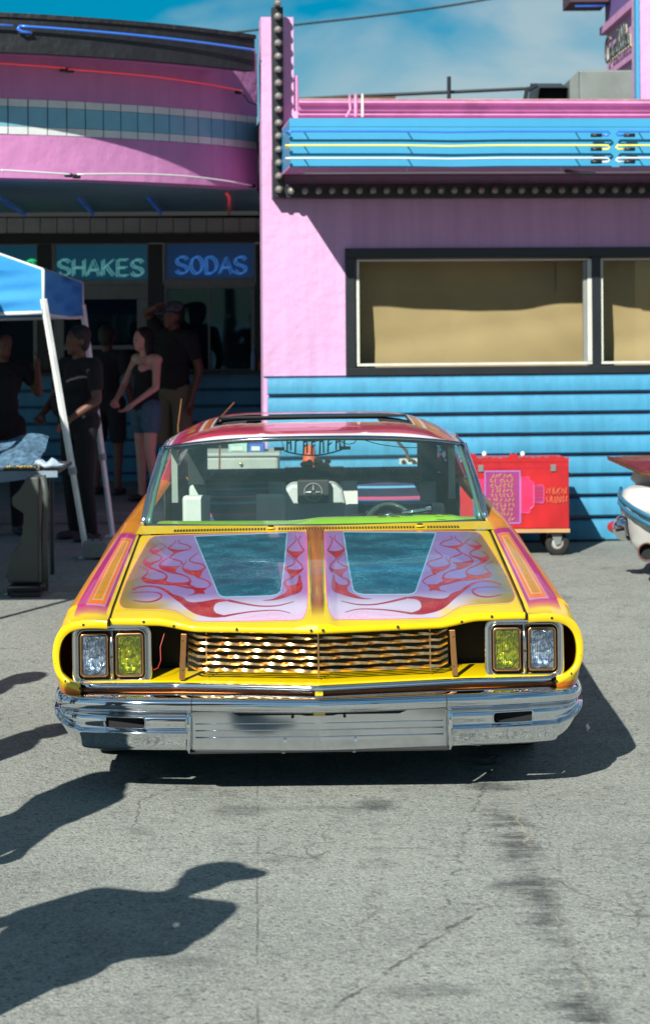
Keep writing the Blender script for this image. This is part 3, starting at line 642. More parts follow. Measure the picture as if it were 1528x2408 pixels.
for st in SCR:
    pts = [side(.89 - .56 * x_, zband - .31 + .24 * z_) + sd * .05 for x_, z_ in st]
    mb = MB().tube([Vector(p) for p in crom(pts, 5)], .010, 6); mb.build('script_letter', lm, tw_, smooth=True)
    MB().tube([Vector(p) + sd * -.025 + Vector((0, .02, -.01)) for p in crom(pts, 4)], .008, 5).build('letter_backing', lm2, tw_)
# ------------------------------------------------------------------ the custom car
CARM = Matrix.Translation((-.030, 7.6, 0)) @ Matrix.Rotation(R(.6), 4, 'Z') @ Matrix.Rotation(R(-.35), 4, 'Y') @ Matrix.Diagonal((1.01, 1, 1, 1))
car = empty('custom_car', 'yellow custom lowrider with red flames and blue panels on its hood, gold grille', 'car')
car.matrix_world = CARM
CARA = np.array(CARM)
YEL = (.80, .56, .003); ORG = (.72, .20, .008); MAG = (.42, .022, .14); LAV = (.40, .30, .58); GOLD = (.62, .27, .012); RED = (.27, .002, .008); WHT = (.75, .72, .75)
def paint_mat(name, attr='paint', metal=.12, rough=.36):
    m = bpy.data.materials.new(name); m.use_nodes = True; t = m.node_tree; b = t.nodes['Principled BSDF']; l = t.links.new
    a = N(t, 'ShaderNodeAttribute'); a.attribute_name = attr
    a2 = N(t, 'ShaderNodeAttribute'); a2.attribute_name = 'fx'
    sp = N(t, 'ShaderNodeSeparateColor'); l(a2.outputs['Color'], sp.inputs[0])
    tcn = N(t, 'ShaderNodeTexCoord')
    mpn = N(t, 'ShaderNodeMapping'); mpn.inputs['Scale'].default_value = (1.0, 1.5, 1); l(tcn.outputs['Object'], mpn.inputs[0])
    n = N(t, 'ShaderNodeTexNoise'); n.inputs['Scale'].default_value = 26; n.inputs['Detail'].default_value = 4; n.inputs['Distortion'].default_value = 2.2; n.inputs['Roughness'].default_value = .6; l(mpn.outputs[0], n.inputs[0])
    s = N(t, 'ShaderNodeMath', operation='SUBTRACT'); s.inputs[1].default_value = .5; l(n.outputs[0], s.inputs[0])
    ab = N(t, 'ShaderNodeMath', operation='ABSOLUTE'); l(s.outputs[0], ab.inputs[0])
    r = N(t, 'ShaderNodeMapRange'); r.inputs[1].default_value = 0; r.inputs[2].default_value = .07; r.inputs[3].default_value = 1; r.inputs[4].default_value = 0; l(ab.outputs[0], r.inputs[0])
    n2 = N(t, 'ShaderNodeTexNoise'); n2.inputs['Scale'].default_value = 7; n2.inputs['Detail'].default_value = 3; l(mpn.outputs[0], n2.inputs[0])
    r2 = N(t, 'ShaderNodeMapRange'); r2.inputs[1].default_value = .35; r2.inputs[2].default_value = .65; l(n2.outputs[0], r2.inputs[0])
    v = N(t, 'ShaderNodeMath', operation='MULTIPLY'); l(r.outputs[0], v.inputs[0]); l(r2.outputs[0], v.inputs[1])
    vb = N(t, 'ShaderNodeMath', operation='MULTIPLY'); l(v.outputs[0], vb.inputs[0]); l(sp.outputs[2], vb.inputs[1])
    vr = N(t, 'ShaderNodeMath', operation='MULTIPLY'); l(v.outputs[0], vr.inputs[0]); l(sp.outputs[0], vr.inputs[1])
    m1 = N(t, 'ShaderNodeMix', data_type='RGBA'); m1.inputs['B'].default_value = (.045, .27, .36, 1); l(vb.outputs[0], m1.inputs['Factor']); l(a.outputs['Color'], m1.inputs['A'])
    m2 = N(t, 'ShaderNodeMix', data_type='RGBA'); m2.inputs['B'].default_value = (.62, .10, .05, 1); l(vr.outputs[0], m2.inputs['Factor']); l(m1.outputs['Result'], m2.inputs['A'])
    # candy streaks (green channel) and slight mottling
    mp3 = N(t, 'ShaderNodeMapping'); mp3.inputs['Scale'].default_value = (42, 1.6, 1); l(tcn.outputs['Object'], mp3.inputs[0])
    n3 = N(t, 'ShaderNodeTexNoise'); n3.inputs['Scale'].default_value = 1; n3.inputs['Detail'].default_value = 3; l(mp3.outputs[0], n3.inputs[0])
    r3 = N(t, 'ShaderNodeMapRange'); r3.inputs[1].default_value = .3; r3.inputs[2].default_value = .7; r3.inputs[3].default_value = .6; r3.inputs[4].default_value = 1.3; l(n3.outputs[0], r3.inputs[0])
    m3 = N(t, 'ShaderNodeMix', data_type='RGBA', blend_type='MULTIPLY'); l(sp.outputs[1], m3.inputs['Factor']); l(m2.outputs['Result'], m3.inputs['A']); l(r3.outputs[0], m3.inputs['B'])
    n4 = N(t, 'ShaderNodeTexNoise'); n4.inputs['Scale'].default_value = 3.5; n4.inputs['Detail'].default_value = 4; l(tcn.outputs['Object'], n4.inputs[0])
    r4 = N(t, 'ShaderNodeMapRange'); r4.inputs[1].default_value = .3; r4.inputs[2].default_value = .7; r4.inputs[3].default_value = .9; r4.inputs[4].default_value = 1.08; l(n4.outputs[0], r4.inputs[0])
    m4 = N(t, 'ShaderNodeMix', data_type='RGBA', blend_type='MULTIPLY'); m4.inputs['Factor'].default_value = 1; l(m3.outputs['Result'], m4.inputs['A']); l(r4.outputs[0], m4.inputs['B'])
    l(m4.outputs['Result'], b.inputs['Base Color'])
    b.inputs['Metallic'].default_value = metal; b.inputs['Roughness'].default_value = rough; b.inputs['Coat Weight'].default_value = .6; b.inputs['Coat Roughness'].default_value = .03; b.inputs['Specular IOR Level'].default_value = .25; b.inputs['Coat IOR'].default_value = 1.38
    n5 = N(t, 'ShaderNodeTexNoise'); n5.inputs['Scale'].default_value = 2.2; l(tcn.outputs['Object'], n5.inputs[0])
    bp = N(t, 'ShaderNodeBump'); bp.inputs['Strength'].default_value = .05; bp.inputs['Distance'].default_value = .02; l(n5.outputs[0], bp.inputs['Height']); l(bp.outputs[0], b.inputs['Coat Normal'])
    return m
PAINT = paint_mat('custom_paint')
def paint(o, cols, fx=None):
    me = o.data; a = me.color_attributes.new('paint', 'FLOAT_COLOR', 'POINT')
    buf = np.ones((len(me.vertices), 4), np.float32); buf[:, :3] = cols; a.data.foreach_set('color', buf.ravel())
    a = me.color_attributes.new('fx', 'FLOAT_COLOR', 'POINT'); buf = np.zeros((len(me.vertices), 4), np.float32); buf[:, 3] = 1
    if fx is not None: buf[:, :3] = fx
    a.data.foreach_set('color', buf.ravel())
chrome = pbr('chrome', (.72, .74, .77), .04, metal=1, var=.03, vscale=3)
chromeb = pbr('brushed_chrome', (.48, .49, .50), .16, metal=1, var=.12, vscale=2, stretch=(.6, 1, 9))
gold = pbr('gold_plate', (.86, .56, .28), .3, metal=1, var=.12, vscale=20)
goldr = pbr('rose_gold_plate', (.62, .30, .12), .32, metal=1, var=.1, vscale=10)
bolt_m = pbr('bolt_black', (.03, .025, .01), .5)
rubber = pbr('rubber', (.012, .012, .013), .8)
yellow_p = pbr('yellow_paint', YEL, .3, metal=.1, coat=1, var=.04, vscale=3)
orange_p = pbr('orange_paint', (.62, .16, .006), .25, metal=.3, coat=1, var=.05, vscale=3)
bay = pbr('engine_bay_black', (.006, .007, .008), .8)

# --- surface functions of the nose
def S(a, b_, x): return float(sstep(a, b_, x))
def yf(x): ax = abs(x); return .030 + .110 * min(ax / .55, 1) + .025 * S(.5, .8, ax)
def hc(x): return .657 + .028 * S(.45, .62, abs(x))
def hood_h(x, y):
    ax = abs(x); t = (y - yf(x)) / (1.60 - yf(x)); rear = .836 + .010 * (1 - (x / .8) ** 2)
    z = lerp(hc(x), rear, .95 * t + .05 * (1 - math.exp(-t * 22)) / (1 - math.exp(-22)))
    z += .014 * math.sin(math.pi * min(max(t, 0), 1)) * (1 - (x / .8) ** 2)
    z += .012 * (1 - S(.035, .085, ax)) * (1 - .3 * t)
    return z
XS = .788
NU, NV = 560, 300
hb = MB()
lipd = [(.0, -.0), (-.004, -.006), (-.006, -.016), (.0, -.024), (.02, -.026)]
def hoodpt(u, j):
    x = -XS + 2 * XS * u
    if j >= len(lipd):
        t = ((j - len(lipd)) / (NV - len(lipd))) ; y = yf(x) + (1.60 - yf(x)) * (t ** 1.15)
        z = hood_h(x, y)
        ed = max(0, (abs(x) - (XS - .012)) / .012); z -= .008 * ed * ed
        return (x, y, z)
    dy, dz = lipd[len(lipd) - 1 - j]; k = 1.0 + .25 * S(.45, .62, abs(x))
    return (x, yf(x) + dy, hc(x) + dz * k)
rows = [[hoodpt(i / NU, j) for i in range(NU + 1)] for j in range(NV + 1)]
hv = [p for r_ in rows for p in r_]
hb.add(hv, [(j * (NU + 1) + i, j * (NU + 1) + i + 1, (j + 1) * (NU + 1) + i + 1, (j + 1) * (NU + 1) + i) for j in range(NV) for i in range(NU)])
hood = hb.build('hood', PAINT, car, smooth=True)

# --- artwork of the hood, traced in plan (c = trace coordinates of the right half)
pts = np.array(hv); cpts = pts.copy(); cpts[:, 0] = np.abs(cpts[:, 0])
wp = (np.c_[cpts, np.ones(len(cpts))] @ CARA.T)[:, :3]
dx, dy = project(wp); cx = (dx - 733.5) / .32; cy = (dy - 1234.7) / .32
def inside(poly, x, y):
    p = np.array(poly, float); r_ = np.zeros(x.shape, bool); j = len(p) - 1
    for i in range(len(p)):
        xi, yi, xj, yj = p[i, 0], p[i, 1], p[j, 0], p[j, 1]
        if yi != yj: r_ ^= ((yi > y) != (yj > y)) & (x < (xj - xi) * (y - yi) / (yj - yi) + xi)
        j = i
    return r_
def segd(poly, x, y, closed=False, widths=None):        # distance minus width to a poly-line
    p = np.array(poly, float); best = np.full(x.shape, 1e9); k = len(p)
    for i in range(k if closed else k - 1):
        a, b_ = p[i], p[(i + 1) % k]; d = b_[:2] - a[:2]; L2 = max(float(d @ d), 1e-9)
        m_ = (x > min(a[0], b_[0]) - 30) & (x < max(a[0], b_[0]) + 30) & (y > min(a[1], b_[1]) - 30) & (y < max(a[1], b_[1]) + 30)
        if not m_.any(): continue
        t = np.clip(((x[m_] - a[0]) * d[0] + (y[m_] - a[1]) * d[1]) / L2, 0, 1); q = np.hypot(x[m_] - a[0] - t * d[0], y[m_] - a[1] - t * d[1])
        if len(a) > 2: q = q - (a[2] + (b_[2] - a[2]) * t)
        best[m_] = np.minimum(best[m_], q)
    return best
def sd_poly(poly, x, y, smooth=0):
    if smooth: poly = [tuple(q) for q in crom(poly, smooth, True)]
    d = segd(poly, x, y, True); return np.where(inside(poly, x, y), -d, d)
PANEL = [(400, 45), (150, 45), (100, 47), (90, 56), (89, 90), (92, 200), (100, 400), (112, 560), (128, 640), (158, 683), (200, 693), (450, 692), (700, 688), (900, 682), (955, 675), (1005, 648), (1060, 612), (1120, 590), (1250, 580), (1420, 572), (1468, 560), (1486, 530), (1478, 490), (1440, 400), (1380, 290), (1300, 160), (1245, 78), (1215, 56), (1180, 48), (1050, 46), (700, 45)]
BLUEP = [(230, 50), (908, 57), (762, 483), (745, 500), (712, 508), (380, 509), (330, 500), (305, 480), (297, 450), (262, 260)]
POLY = [
 [(113, 180), (130, 190), (175, 192), (215, 185), (237, 170), (238, 190), (215, 215), (190, 235), (178, 248), (165, 232), (140, 210), (118, 192)],
 [(130, 312), (160, 325), (200, 325), (240, 318), (262, 305), (262, 320), (245, 340), (228, 355), (222, 378), (240, 400), (215, 385), (190, 368), (160, 350), (140, 335)],
 [(155, 360), (150, 400), (143, 440), (148, 468), (168, 490), (230, 512), (300, 532), (370, 543), (435, 542), (375, 536), (320, 515), (270, 490), (257, 468), (265, 448), (279, 425), (262, 398), (235, 385), (255, 405), (266, 425), (248, 440), (210, 438), (182, 425), (168, 400), (166, 378)],
 [(690, 533), (760, 523), (830, 531), (900, 540), (960, 541), (1000, 527), (1016, 508), (1050, 492), (1090, 480), (1130, 450), (1175, 425), (1230, 412), (1300, 409), (1360, 420), (1387, 433), (1365, 444), (1372, 432), (1320, 420), (1250, 418), (1190, 433), (1140, 465), (1085, 510), (1040, 545), (990, 592), (930, 628), (850, 650), (790, 657), (720, 650), (780, 628), (800, 608), (803, 588), (792, 562), (765, 545), (720, 540)],
 [(812, 412), (826, 432), (860, 438), (905, 437), (965, 428), (1030, 415), (1090, 402), (1110, 400), (1060, 418), (990, 436), (945, 445), (933, 460), (942, 478), (985, 490), (900, 478), (862, 482), (866, 462), (850, 447)],
 [(843, 285), (870, 300), (910, 310), (960, 305), (1000, 292), (1012, 285), (1008, 305), (975, 330), (930, 345), (895, 362), (880, 340), (868, 315)],
 [(1010, 250), (1030, 270), (1080, 275), (1130, 270), (1165, 262), (1182, 268), (1170, 290), (1130, 310), (1075, 328), (1060, 315), (1062, 295), (1035, 275)],
 [(1130, 340), (1150, 360), (1200, 368), (1255, 362), (1290, 350), (1315, 352), (1312, 372), (1280, 390), (1200, 400), (1110, 410), (1020, 412), (965, 408), (958, 380), (985, 392), (1040, 395), (1100, 392), (1135, 378), (1128, 355)],
 [(938, 140), (960, 150), (1010, 155), (1060, 150), (1100, 140), (1112, 138), (1100, 152), (1075, 165), (1065, 175), (1040, 172), (990, 160), (955, 152)],
 [(1118, 128), (1160, 145), (1200, 150), (1245, 148), (1238, 165), (1215, 180), (1185, 165), (1150, 145)],
 [(1200, 232), (1240, 240), (1275, 232), (1295, 225), (1297, 245), (1280, 265), (1255, 278), (1240, 265), (1215, 245)]]
STROKE = [
 [(130, 80, 1), (150, 105, 2), (140, 140, 2.5), (118, 180, 4)], [(170, 75, 1), (165, 100, 2), (190, 130, 2.5), (225, 160, 3), (237, 175, 4)], [(178, 240, 5), (172, 255, 3), (140, 290, 3), (132, 320, 5)],
 [(240, 212, 1), (200, 240, 2), (188, 262, 3), (205, 285, 3), (250, 305, 4), (260, 312, 4)],
 [(215, 558, 1), (330, 583, 3), (450, 584, 4), (560, 566, 5), (690, 535, 8)], [(245, 640, 1), (340, 618, 2), (480, 619, 3), (600, 630, 4), (730, 650, 7)],
 [(1395, 458, 1), (1300, 455, 2), (1220, 460, 2.5), (1182, 475, 5), (1185, 500, 6), (1230, 522, 4), (1300, 528, 3), (1390, 512, 1)],
 [(812, 412, 4), (835, 388, 3), (880, 368, 3), (905, 358, 6)], [(843, 290, 4), (865, 265, 3), (925, 250, 3), (958, 232, 3), (930, 205, 2), (893, 180, 1)], [(1012, 292, 5), (1005, 268, 3), (985, 250, 2), (985, 235, 1)],
 [(1012, 255, 5), (1020, 238, 3), (1075, 220, 3), (1095, 205, 3), (1060, 175, 5)], [(1180, 268, 6), (1165, 240, 3), (1130, 220, 2), (1100, 205, 1)], [(1075, 320, 6), (1010, 340, 4), (970, 362, 4), (960, 388, 7)],
 [(1130, 352, 6), (1138, 330, 3), (1200, 300, 3), (1240, 285, 3), (1265, 270, 6)], [(1312, 358, 5), (1290, 335, 3), (1268, 310, 3), (1275, 290, 2), (1330, 265, 1)], [(985, 408, 7), (930, 435, 7), (905, 455, 8)],
 [(940, 140, 4), (965, 120, 2.5), (1010, 108, 2), (1030, 95, 1.5), (1015, 80, 1)], [(1108, 140, 4), (1080, 118, 2.5), (1055, 100, 1.5), (1048, 82, 1)],
 [(1120, 132, 4), (1135, 115, 2), (1165, 98, 1)], [(1243, 155, 5), (1215, 130, 2), (1180, 110, 1)], [(1210, 175, 5), (1175, 190, 3), (1158, 208, 3), (1180, 228, 4), (1222, 242, 6)],
 [(1295, 238, 5), (1275, 210, 2), (1250, 195, 1)], [(1255, 272, 6), (1210, 290, 3), (1150, 320, 3), (1130, 345, 3)]]
PINKS = [[(265, 680, 2), (310, 645, 2), (370, 632, 2), (410, 645, 2), (400, 675, 2), (350, 680, 2), (310, 665, 2)], [(320, 650, 1.5), (450, 642, 1.5), (560, 665, 1.5), (670, 662, 1.5)], [(425, 658, 1.5), (520, 662, 1.5), (590, 668, 1.5)]]
col = np.empty((len(pts), 3)); col[:] = YEL; fx = np.zeros((len(pts), 3))
def mixin(mask, c):
    m_ = mask[:, None]; col[:] = col * (1 - m_) + np.array(c) * m_
def cov(d, w=2.2): return np.clip(.5 - d / w, 0, 1)
hx = np.abs(pts[:, 0])
# orange fade under the panel at the outer rear, candy spine
spine = 1 - sstep(86, 92, cx)
spc = np.array((.30, .085, .003)) * (1 - sstep(560, 700, cy))[:, None] + np.array(YEL) * sstep(560, 700, cy)[:, None]
col = col * (1 - spine[:, None]) + spc * spine[:, None]; fx[:, 1] = np.maximum(fx[:, 1], spine * (1 - sstep(560, 690, cy)))
core = (1 - sstep(8, 34, np.abs(cx - 40))) * (1 - sstep(520, 690, cy)); mixin(core * .35, (.45, .16, .03))
mixin(cov(segd([(75, 120), (82, 300), (84, 500), (97, 520)], cx, cy) - 2.2) * .9, (.12, .50, .01))
mixin(cov(segd([tuple(q) for q in crom([(96, 500), (92, 560), (108, 650), (150, 697), (230, 704), (500, 702), (900, 696), (1010, 665), (1080, 615), (1250, 592), (1450, 580)], 5)], cx, cy) - 2.0) * .8, (.25, .55, .01))
for q in ([(22, 540, 1), (14, 500, 3), (20, 470, 4), (26, 455, 1)], [(34, 560, 1), (36, 500, 3), (35, 450, 1)]):
    mixin(cov(segd(q, cx, cy)), (.12, .62, .02))
dp = sd_poly(PANEL, cx, cy, 3)
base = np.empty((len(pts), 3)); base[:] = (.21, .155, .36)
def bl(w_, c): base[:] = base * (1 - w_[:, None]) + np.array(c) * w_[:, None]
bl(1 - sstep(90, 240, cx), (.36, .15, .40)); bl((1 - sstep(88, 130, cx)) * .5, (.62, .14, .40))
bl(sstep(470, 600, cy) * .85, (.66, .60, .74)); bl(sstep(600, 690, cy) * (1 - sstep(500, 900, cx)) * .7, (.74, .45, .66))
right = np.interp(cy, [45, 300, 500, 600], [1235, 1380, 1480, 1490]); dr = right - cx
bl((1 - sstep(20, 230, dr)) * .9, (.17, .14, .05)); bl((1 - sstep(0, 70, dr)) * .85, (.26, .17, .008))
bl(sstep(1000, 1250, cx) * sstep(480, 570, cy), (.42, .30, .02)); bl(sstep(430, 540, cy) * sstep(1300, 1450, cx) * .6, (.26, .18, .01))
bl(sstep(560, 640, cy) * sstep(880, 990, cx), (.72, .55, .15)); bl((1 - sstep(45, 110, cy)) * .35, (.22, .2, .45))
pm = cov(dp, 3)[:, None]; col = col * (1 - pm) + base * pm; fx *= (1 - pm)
mixin(cov(np.abs(dp) - 2.2), (.75, .10, .28))
fl = np.full(len(pts), 1e9)
act = dp < 30
ax_, ay_ = cx[act], cy[act]; f = np.full(ax_.shape, 1e9)
for p in POLY: f = np.minimum(f, sd_poly(p, ax_, ay_, 3))
for s_ in STROKE: f = np.minimum(f, segd([(q[0], q[1], q[2] * .85 + .3) for q in crom(s_, 5)], ax_, ay_))
fl[act] = f
mixin(cov(np.abs(fl - 1.0) - 1.5, 2.0) * .65, (.20, .05, .10)); mixin(cov(fl - .2), RED)
fx[:, 0] = np.maximum(fx[:, 0], cov(fl + 2))
mixin((cov(fl) * sstep(480, 640, cy))*.4, (.50, .01, .02))
for s_ in PINKS: mixin(cov(segd([tuple(q) for q in crom(s_, 5)], cx, cy)) * .8, (.78, .22, .45))
db = sd_poly(BLUEP, cx, cy); mixin(cov(np.abs(db) - 3.2, 3), (.22, .52, .62)); mixin(cov(db + 3, 2), (.004, .060, .095)); fx[:, 2] = cov(db + 5); fx[:, 0] *= 1 - cov(db)
vn = np.arange(len(pts)) // (NU + 1) < len(lipd); col[vn] = YEL; fx[vn] = 0
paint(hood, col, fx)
# hood underside plate closes it from below
MB().grid(lambda u, v: (-XS + .01 + (2 * XS - .02) * u, lerp(yf(-XS + 2 * XS * u) + .022, 1.59, v), hood_h(-XS + 2 * XS * u, lerp(yf(-XS + 2 * XS * u) + .022, 1.59, v)) - .03), 30, 12).build('inner_panel', bay, hood)

# --- body sides: one loft, cut into fender, door, quarter
def hseam(y): return interp(y, [(0, .683), (.25, .700), (.7, .748), (1.2, .797), (1.6, .836), (1.9, .855), (2.6, .872), (4.0, .88), (4.6, .85), (5.25, .80)])
def sxw(y): return interp(y, [(0, .975), (.3, .962), (.9, .938), (1.6, .902), (2.6, .885), (4.2, .89), (5.25, .86)])
ARCH = (.98, 4.02)
def arch(y):
    z = .20
    for yw in ARCH:
        d = abs(y - yw)
        if d < .36: z = max(z, .20 + math.sqrt(.36 ** 2 - d * d) * .95)
    return z
RING = [(.794, .684), (.84, .686), (.89, .683), (.94, .670), (.975, .648), (.998, .608), (1.008, .560), (1.006, .510), (.993, .470), (.965, .440), (.93, .420), (.90, .410)]
OPEN_ = [(.794, .652), (.84, .653), (.88, .651), (.915, .645), (.945, .630), (.968, .602), (.980, .562), (.981, .520), (.972, .482), (.950, .458), (.925, .445), (.90, .438)]
def ry(x): return .10 + .065 * max(0, min(1, (x - .75) / .26)) ** 1.5
def prof(y):
    hsm, sx = hseam(y), sxw(y); top = hsm + .012
    return [(.794, hsm), (.794 + .3 * (sx - .794), top), (.794 + .65 * (sx - .794), top + .001), (sx - .012, hsm + .002), (sx + .012, hsm - .03), (lerp(sx, 1.0, .6), hsm - .09), (1.003, lerp(hsm, .5, .6)), (1.012, .54), (1.008, .45), (.995, .36), (.97, .27), (.94, .20)]
NP = 110
def section(y):
    if y <= .0001: p = [(x, ry(x), z) for x, z in RING]
    else:
        yy = y; b_ = float(sstep(0, .30, yy)); pr_ = prof(yy); p = []
        for i in range(12):
            q = pr_[i]; r_ = RING[i]; bb = b_ ** (.75 if i > 3 else 1)
            lat = math.sin(min(1, yy / .30) * math.pi / 2) ** .8
            p.append((lerp(r_[0], q[0], lat), max(yy, ry(r_[0]) + yy * .62 if yy < .3 else yy), lerp(r_[1], q[1], lat if i > 6 else b_ * .6 + lat * .4)))
    c_ = crom(p, 24); c_ = [c_[int(round((len(c_) - 1) * (.42 * k_ / (NP * .7) if k_ < NP * .7 else .42 + .58 * (k_ - NP * .7) / (NP - 1 - NP * .7))))] for k_ in range(NP)]
    if y > .3: c_ = [(q[0] if q[2] > arch(y) or True else q[0], q[1], max(q[2], min(arch(y), .60))) if q[0] > .9 and k_ > NP * .72 else tuple(q) for k_, q in enumerate(c_)]
    if y < .52: c_ = [(q[0], q[1], max(q[2], .345)) for q in c_]
    return [tuple(q) for q in c_]
def bandcol(P3):
    x = np.abs(P3[:, 0]); y = P3[:, 1]; z = P3[:, 2]
    c_ = np.empty((len(P3), 3)); c_[:] = (.66, .17, .006); f_ = np.zeros((len(P3), 3))
    def put(m_, c): c_[:] = c_ * (1 - m_[:, None]) + np.array(c) * m_[:, None]
    sx = np.interp(y, [0, .3, .9, 1.6, 2.6, 4.2, 5.25], [.975, .962, .938, .902, .885, .89, .86]); hs_ = np.interp(y, [0, .25, .7, 1.2, 1.6, 1.9, 2.6, 4.0, 4.6, 5.25], [.683, .7, .748, .797, .836, .855, .872, .88, .85, .8])
    w_ = (x - .794) / (sx - .794)                       # 0 at the seam, 1 at the shoulder
    top = z > hs_ - .035
    put((top & (w_ < 1.0)).astype(float), (.74, .26, .007))
    def box_(a, b_, y0, y1, e=.012, ey=.005): return sstep(a - e, a + e, w_) * (1 - sstep(b_ - e, b_ + e, w_)) * sstep(y0 - ey, y0 + ey, y) * (1 - sstep(y1 - ey, y1 + ey, y)) * top
    put(box_(-.5, 1.2, -.2, .30, ey=.10) , YEL)
    put(box_(-.5, .08, -.2, 2.5), YEL)
    put(box_(.08, .80, .20, 1.60), (.42, .022, .14))
    put(box_(.15, .605, .30, 1.50, .010, .004), LAV); put(box_(.172, .583, .307, 1.493, .010, .004), (.78, .17, .010))
    put(box_(.26, .51, .37, 1.43, .010, .004), (.62, .48, .35)); put(box_(.278, .492, .376, 1.424, .010, .004), (.66, .30, .012))
    hat = box_(.30, .47, .39, 1.41) * (.5 + .5 * np.sign(np.sin(y * 2 * math.pi / .02)))
    put(hat * .55, (.33, .12, .004)); f_[:, 1] = box_(-.5, 1.3, .3, 1.6) * .25
    fr_ = 1 - sstep(.12, .30, y); put(fr_ * (z > .42) * (1 - sstep(.98, 1.01, x)) , YEL)
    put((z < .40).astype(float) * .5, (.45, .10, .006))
    return c_, f_
ylist = [0, .006, .02, .045, .08, .12, .17, .22, .27] + list(np.linspace(.305, 1.62, 250))
def side_part(name, ys_, sgn, parent):
    mb = MB(); vs = []; k = NP
    for y in ys_:
        for q in section(y): vs.append((q[0] * sgn, q[1], q[2]))
    fs = []
    for a in range(len(ys_) - 1):
        for b_ in range(k - 1):
            f_ = (a * k + b_, a * k + b_ + 1, (a + 1) * k + b_ + 1, (a + 1) * k + b_); fs.append(f_ if sgn < 0 else f_[::-1])
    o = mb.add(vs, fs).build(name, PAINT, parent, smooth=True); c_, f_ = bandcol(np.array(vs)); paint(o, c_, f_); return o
for sgn in (1, -1):
    fd = side_part('front_fender', ylist, sgn, car)
    # flange of the headlight opening
    mb = MB(); Rc = crom(RING, 6); Oc = crom(OPEN_, 6); vs = []
    for a, b_ in zip(Rc, Oc):
        vs += [(sgn * a[0], ry(a[0]), a[1]), (sgn * lerp(a[0], b_[0], .15), ry(a[0]) - .004, lerp(a[1], b_[1], .15)), (sgn * lerp(a[0], b_[0], .9), ry(b_[0]) - .002, lerp(a[1], b_[1], .9)), (sgn * b_[0], ry(b_[0]) + .003, b_[1]), (sgn * b_[0], ry(b_[0]) + .03, b_[1])]
    fs = [(5 * i + j, 5 * i + j + 1, 5 * i + j + 6, 5 * i + j + 5) for i in range(len(Rc) - 1) for j in range(4)]
    mb.add(vs, fs).build('opening_flange', yellow_p, fd, smooth=True)
    for q in (2, 5, 7, 9, 11):
        a, b_ = RING[q], OPEN_[q]; p = (sgn * (a[0] + b_[0]) / 2, ry(a[0]) - .003, (a[1] + b_[1]) / 2)
        MB().cyl((p[0], p[1] + .004, p[2]), (p[0], p[1] - .003, p[2]), .0055, n=8).build('bolt', bolt_m, fd)
    dr = side_part('door', list(np.linspace(1.625, 3.02, 24)), sgn, car)
    MB().box(-.012, .012, -.09, .09, -.008, .008).build('door_handle', chrome, dr, bevel=.004, M=Matrix.Translation((sgn * .965, 2.86, .74)))
    side_part('rear_fender', list(np.linspace(3.025, 5.25, 60)), sgn, car)
for x, z in ((-.006 - .30, .648), (.30, .648), (-.026, .648), (.018, .648), (.66, .672), (-.66, .672), (.545, .655), (-.545, .655)):
    y = yf(x) - .010 if abs(x) < .5 else yf(x) - .008
    MB().cyl((x, y + .01, z), (x, y - .001, z), .0058, n=8).build('bolt', bolt_m, hood)
# seams (dark gaps either side of the hood)
for s_ in (1, -1):
    MB().tube([(s_ * .791, ry(.79) + .006, .672)] + [(s_ * .791, y, hseam(y) - .006) for y in np.linspace(.2, 1.6, 20)], .0024, 6).build('hood_seam', rubber, car)
# --- nose: ledge, trim, valance, radiator
def nose_y(x): return .035 + .105 * min(abs(x) / .55, 1) + .02 * S(.5, .95, abs(x))
xsn = np.linspace(-.93, .93, 61)
mb = MB(); vs = []
for x in xsn:
    yy = nose_y(x); vs += [(x, .36, .455), (x, yy + .012, .446), (x, yy, .441), (x, yy - .002, .436), (x, yy + .02, .43)]
mb.add(vs, [(5 * i + j, 5 * i + j + 1, 5 * i + j + 6, 5 * i + j + 5) for i in range(60) for j in range(4)]).build('grille_ledge', yellow_p, car, smooth=True, sharp=50)
tp = [(x, nose_y(x) - .004 + (.05 * S(.86, 1.0, abs(x))), .428 + .012 * S(.85, .99, abs(x)) + (.02 * S(.93, 1.0, abs(x)))) for x in np.linspace(-.985, .985, 61)]
MB().tube(tp, .0125, 10).build('lower_trim', chrome, car, smooth=True)
mb = MB(); vs = []
for x in xsn:
    yy = nose_y(x) + .018; vs += [(x, yy, .424), (x, yy + .002, .41), (x, yy - .008, .396), (x, yy - .014, .388), (x, yy + .004, .375), (x, yy + .02, .28)]
mb.add(vs, [(6 * i + j, 6 * i + j + 1, 6 * i + j + 7, 6 * i + j + 6) for i in range(60) for j in range(5)]).build('valance', orange_p, car, smooth=True)
bx = MB().box(-.95, .95, .385, .40, .25, .66).box(-.90, .90, .2, .385, .3, .425)
bx.build('nose_backing', bay, car)
MB().box(-.505, .505, .30, .31, .45, .66).build('radiator', pbr('radiator', (.022, .026, .024), .5, metal=.5), car)
mb = MB()
for i in range(120): x = -.5 + i / 119; mb.box(x - .0014, x + .0014, .292, .30, .45, .66)
mb.build('radiator_fins', pbr('radiator_fin', (.018, .022, .02), .5, metal=.3), car, kind='stuff')
